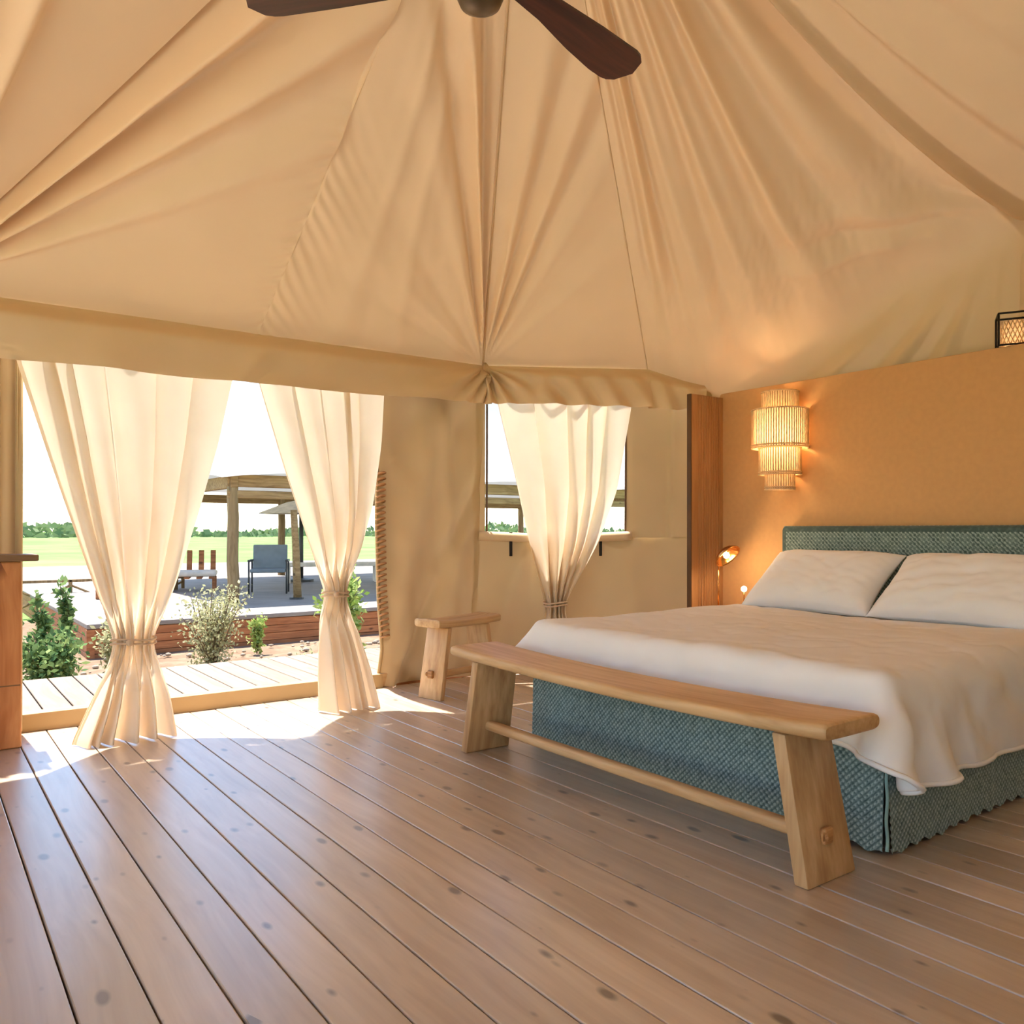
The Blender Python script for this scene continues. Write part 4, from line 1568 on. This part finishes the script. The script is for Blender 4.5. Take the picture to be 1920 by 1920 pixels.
# local x -> along the bed width, local y -> up the headboard
pillow((4.25, 2.805, .742), .82, .50, .10, math.radians(39), math.radians(-90), 4, 'white pillow leaning on the headboard nearest the brass lamp')
pillow((4.225, 1.955, .742), .88, .50, .105, math.radians(38), math.radians(-92), 9, 'white pillow leaning on the headboard at the right edge')

# ================================================================== BEDSIDE TABLE AND LAMPS
bt = tag(empty('bedside_table', (4.36, 3.535, 0)), 'small wooden bedside table between the bed and the fluted panel', 'bedside table')
MB().box((0, 0, .455), (.42, .42, .03), bevel=.008).build('top', M['teak_x'], bt)
for x in (-.17, .17):
    for y in (-.17, .17):
        MB().box((x, y, .22), (.035, .035, .44), bevel=.006).build('leg', M['teak_v'], bt)
MB().box((0, 0, .15), (.36, .36, .02), bevel=.004).build('shelf', M['teak_x'], bt)

bl = tag(empty('brass_lamp', (4.35, 3.63, .47)), 'brass table lamp with a tilted shell shade beside the bed', 'lamp')
MB().lathe([(0, 0), (.07, 0), (.07, .012), (.02, .022), (0, .022)], 24).build('base', M['brass'], bl, True)
MB().tube([(0, 0, .02), (0, 0, .40)], .006, 10).build('stem', M['brass'], bl, True)
# shell shade: fluted open dish tilted towards the bed
vs, fs = [], []
nr, na_ = 10, 40
for i in range(nr + 1):
    f = i / nr
    for k in range(na_):
        a = 2 * PI * k / na_
        rr = .090 * math.sin(f * 1.25) / math.sin(1.25) * (1 + .02 * f * math.cos(a * 14))
        vs.append((rr * math.cos(a), rr * math.sin(a), -.055 * (1 - math.cos(f * 1.45)) * 1.2))
for i in range(nr):
    for k in range(na_):
        fs.append((i * na_ + k, i * na_ + (k + 1) % na_, (i + 1) * na_ + (k + 1) % na_, (i + 1) * na_ + k))
sh = link('shade', mesh_np('shade', vs, fs), M['brass'], bl, True)
sh.location = (-.02, -.055, .435)
sh.rotation_euler = Vector((-.05, .72, .66)).to_track_quat('Z', 'Y').to_euler()
md = sh.modifiers.new('thick', 'SOLIDIFY'); md.thickness = .003
MB().lathe([(0, -.022), (.014, -.017), (.021, 0), (.014, .017), (0, .022)], 14, (-.022, -.085, .405)).build('bulb', M['bulb'], bl, True)
pl = bpy.data.lights.new('brass_lamp_light', 'POINT'); pl.energy = .8; pl.color = (1, .72, .42); pl.shadow_soft_size = .03
po = bpy.data.objects.new('lamp_light', pl); COL.objects.link(po); po.parent = bl; po.location = (-.03, -.13, .36)

gl = tag(empty('globe_lamp', (4.40, 3.46, .47)), 'tiny glowing globe lamp on a thin stem beside the pillow', 'lamp')
MB().lathe([(0, 0), (.035, 0), (.035, .01), (.008, .016), (0, .016)], 18).build('base', M['brass'], gl, True)
MB().tube([(0, 0, .01), (0, 0, .17)], .004, 8).build('stem', M['brass'], gl, True)
MB().lathe([(.0, -.02), (.012, -.016), (.019, -.006), (.019, .006), (.012, .016), (0, .02)], 16, (0, 0, .186)).build('globe', M['bulb_small'], gl, True)

# tiered cane wall lamp
wlp = tag(empty('wall_lamp', (4.49, 3.25, 1.30)), 'tiered rattan wall lamp glowing on the ochre partition', 'lamp')
for (r_, z0, z1) in ((.112, .49, .62), (.172, .265, .505), (.128, .095, .265), (.090, .0, .10)):
    nrib = max(20, int(2 * PI * r_ / .0155))
    # drum skin: thin woven wall; its canes stand proud as one woven piece
    tb = MB()
    tb.lathe([(r_, z0), (r_, z1)], 48, cap=False)
    tier = tb.build('shade_tier', M['rattan'], wlp, True)
    cb = MB()
    for k in range(nrib):
        a = 2 * PI * k / nrib
        cb.tube([(r_ * math.cos(a), r_ * math.sin(a), z0), (r_ * math.cos(a), r_ * math.sin(a), z1)], .0042, 5)
    cn = cb.build('canes', M['cane'], tier)
    cn['kind'] = 'stuff'
    for zz in (z0, z1, z0 + .014):
        MB().tube([((r_ + .002) * math.cos(a), (r_ + .002) * math.sin(a), zz) for a in np.linspace(0, 2 * PI, 40, endpoint=False)], .0055, 6, closed=True).build('rim', M['rattan'], tier, True)
MB().tube([(.13, 0, .38), (0, 0, .38)], .010, 8).build('bracket', M['brass'], wlp, True)
MB().lathe([(0, -.045), (.022, -.035), (.032, -.005), (.026, .025), (.012, .045), (0, .05)], 16, (-.02, .0, .375)).build('bulb', M['bulb'], wlp, True)
pl = bpy.data.lights.new('wall_lamp_light', 'POINT'); pl.energy = 1.7; pl.color = (1, .72, .42); pl.shadow_soft_size = .09
po = bpy.data.objects.new('wall_lamp_light', pl); COL.objects.link(po); po.parent = wlp; po.location = (-.02, 0, .32)

# lantern on top of the partition
ln = tag(empty('lantern', (4.69, 1.95, 2.0), math.radians(28)), 'rattan lantern in a black metal frame on top of the partition', 'lantern')
for x, y in ((-.075, -.075), (.075, -.075), (.075, .075), (-.075, .075)):
    MB().tube([(x, y, 0), (x, y, .17)], .0055, 6).build('frame_post', M['black'], ln, True)
for p, q in (((-.075, -.075), (.075, -.075)), ((.075, -.075), (.075, .075)), ((.075, .075), (-.075, .075)), ((-.075, .075), (-.075, -.075))):
    for z in (.005, .17):
        MB().tube([(p[0], p[1], z), (q[0], q[1], z)], .0055, 6).build('frame_bar', M['black'], ln, True)
lt = MB().lathe([(.045, .01), (.058, .05), (.058, .10), (.045, .135)], 28, cap=False).build('rattan_shade', M['rattan'], ln, True)
wv_ = MB()
for k in range(18):
    a = 2 * PI * k / 18
    for sgn in (-1, 1):
        wv_.tube([(.06 * math.cos(a + sgn * t * .9), .06 * math.sin(a + sgn * t * .9), .01 + .125 * t) for t in (0, .33, .66, 1)], .003, 4)
w_ = wv_.build('weave', M['rattan'], ln); w_['kind'] = 'stuff'
MB().lathe([(0, .03), (.012, .035), (.018, .055), (.01, .08), (0, .085)], 12).build('bulb', M['bulb_small'], ln, True)

# ================================================================== CEILING FAN
fan = tag(empty('ceiling_fan', (1.25, 1.86, 2.565)), 'dark mahogany ceiling fan hanging below the tent peak', 'ceiling fan')
MB().lathe([(0, -.115), (.03, -.113), (.055, -.10), (.068, -.07), (.070, -.02), (.070, .07), (.05, .10), (.02, .12), (0, .12)], 32).build('motor_hub', M['fan_metal'], fan, True)
MB().tube([(0, 0, .1), (0, 0, 1.05)], .012, 10).build('down_rod', M['fan_metal'], fan, True)
for ang in (10, 132, 250):
    # outline of a blade along local x
    n = 26
    top, bot = [], []
    for k in range(n + 1):
        t = k / n
        x = .06 + .635 * t
        tip = math.sqrt(max(0, 1 - max(0, (t - .88) / .12) ** 2))
        yt = float(np.interp(x, [.06, .12, .26, .42, .56, .66, .70], [.020, .008, .022, .053, .072, .074, .066]))
        yb = float(np.interp(x, [.06, .18, .45, .70], [-.045, -.066, -.078, -.080]))
        ym_ = (yt + yb) / 2
        top.append((x, ym_ + (yt - ym_) * tip))
        bot.append((x, ym_ + (yb - ym_) * tip))
    pts = top + bot[::-1][1:]
    m = MB()
    poly = [(x, y, 0) for x, y in pts]
    # drop duplicates
    pp = []
    for p in poly:
        if not pp or (Vector(p) - Vector(pp[-1])).length > 1e-4: pp.append(p)
    m.prism(pp, (0, 0, .010))
    bl_ = m.build('blade', M['mahogany'], fan)
    bl_.rotation_euler = (math.radians(-7), 0, math.radians(ang))
    bl_.location = (0, 0, -.012)
    MB().box((.085, -.005, .012), (.09, .05, .008), bevel=.003).build('blade_iron', M['fan_metal'], bl_)
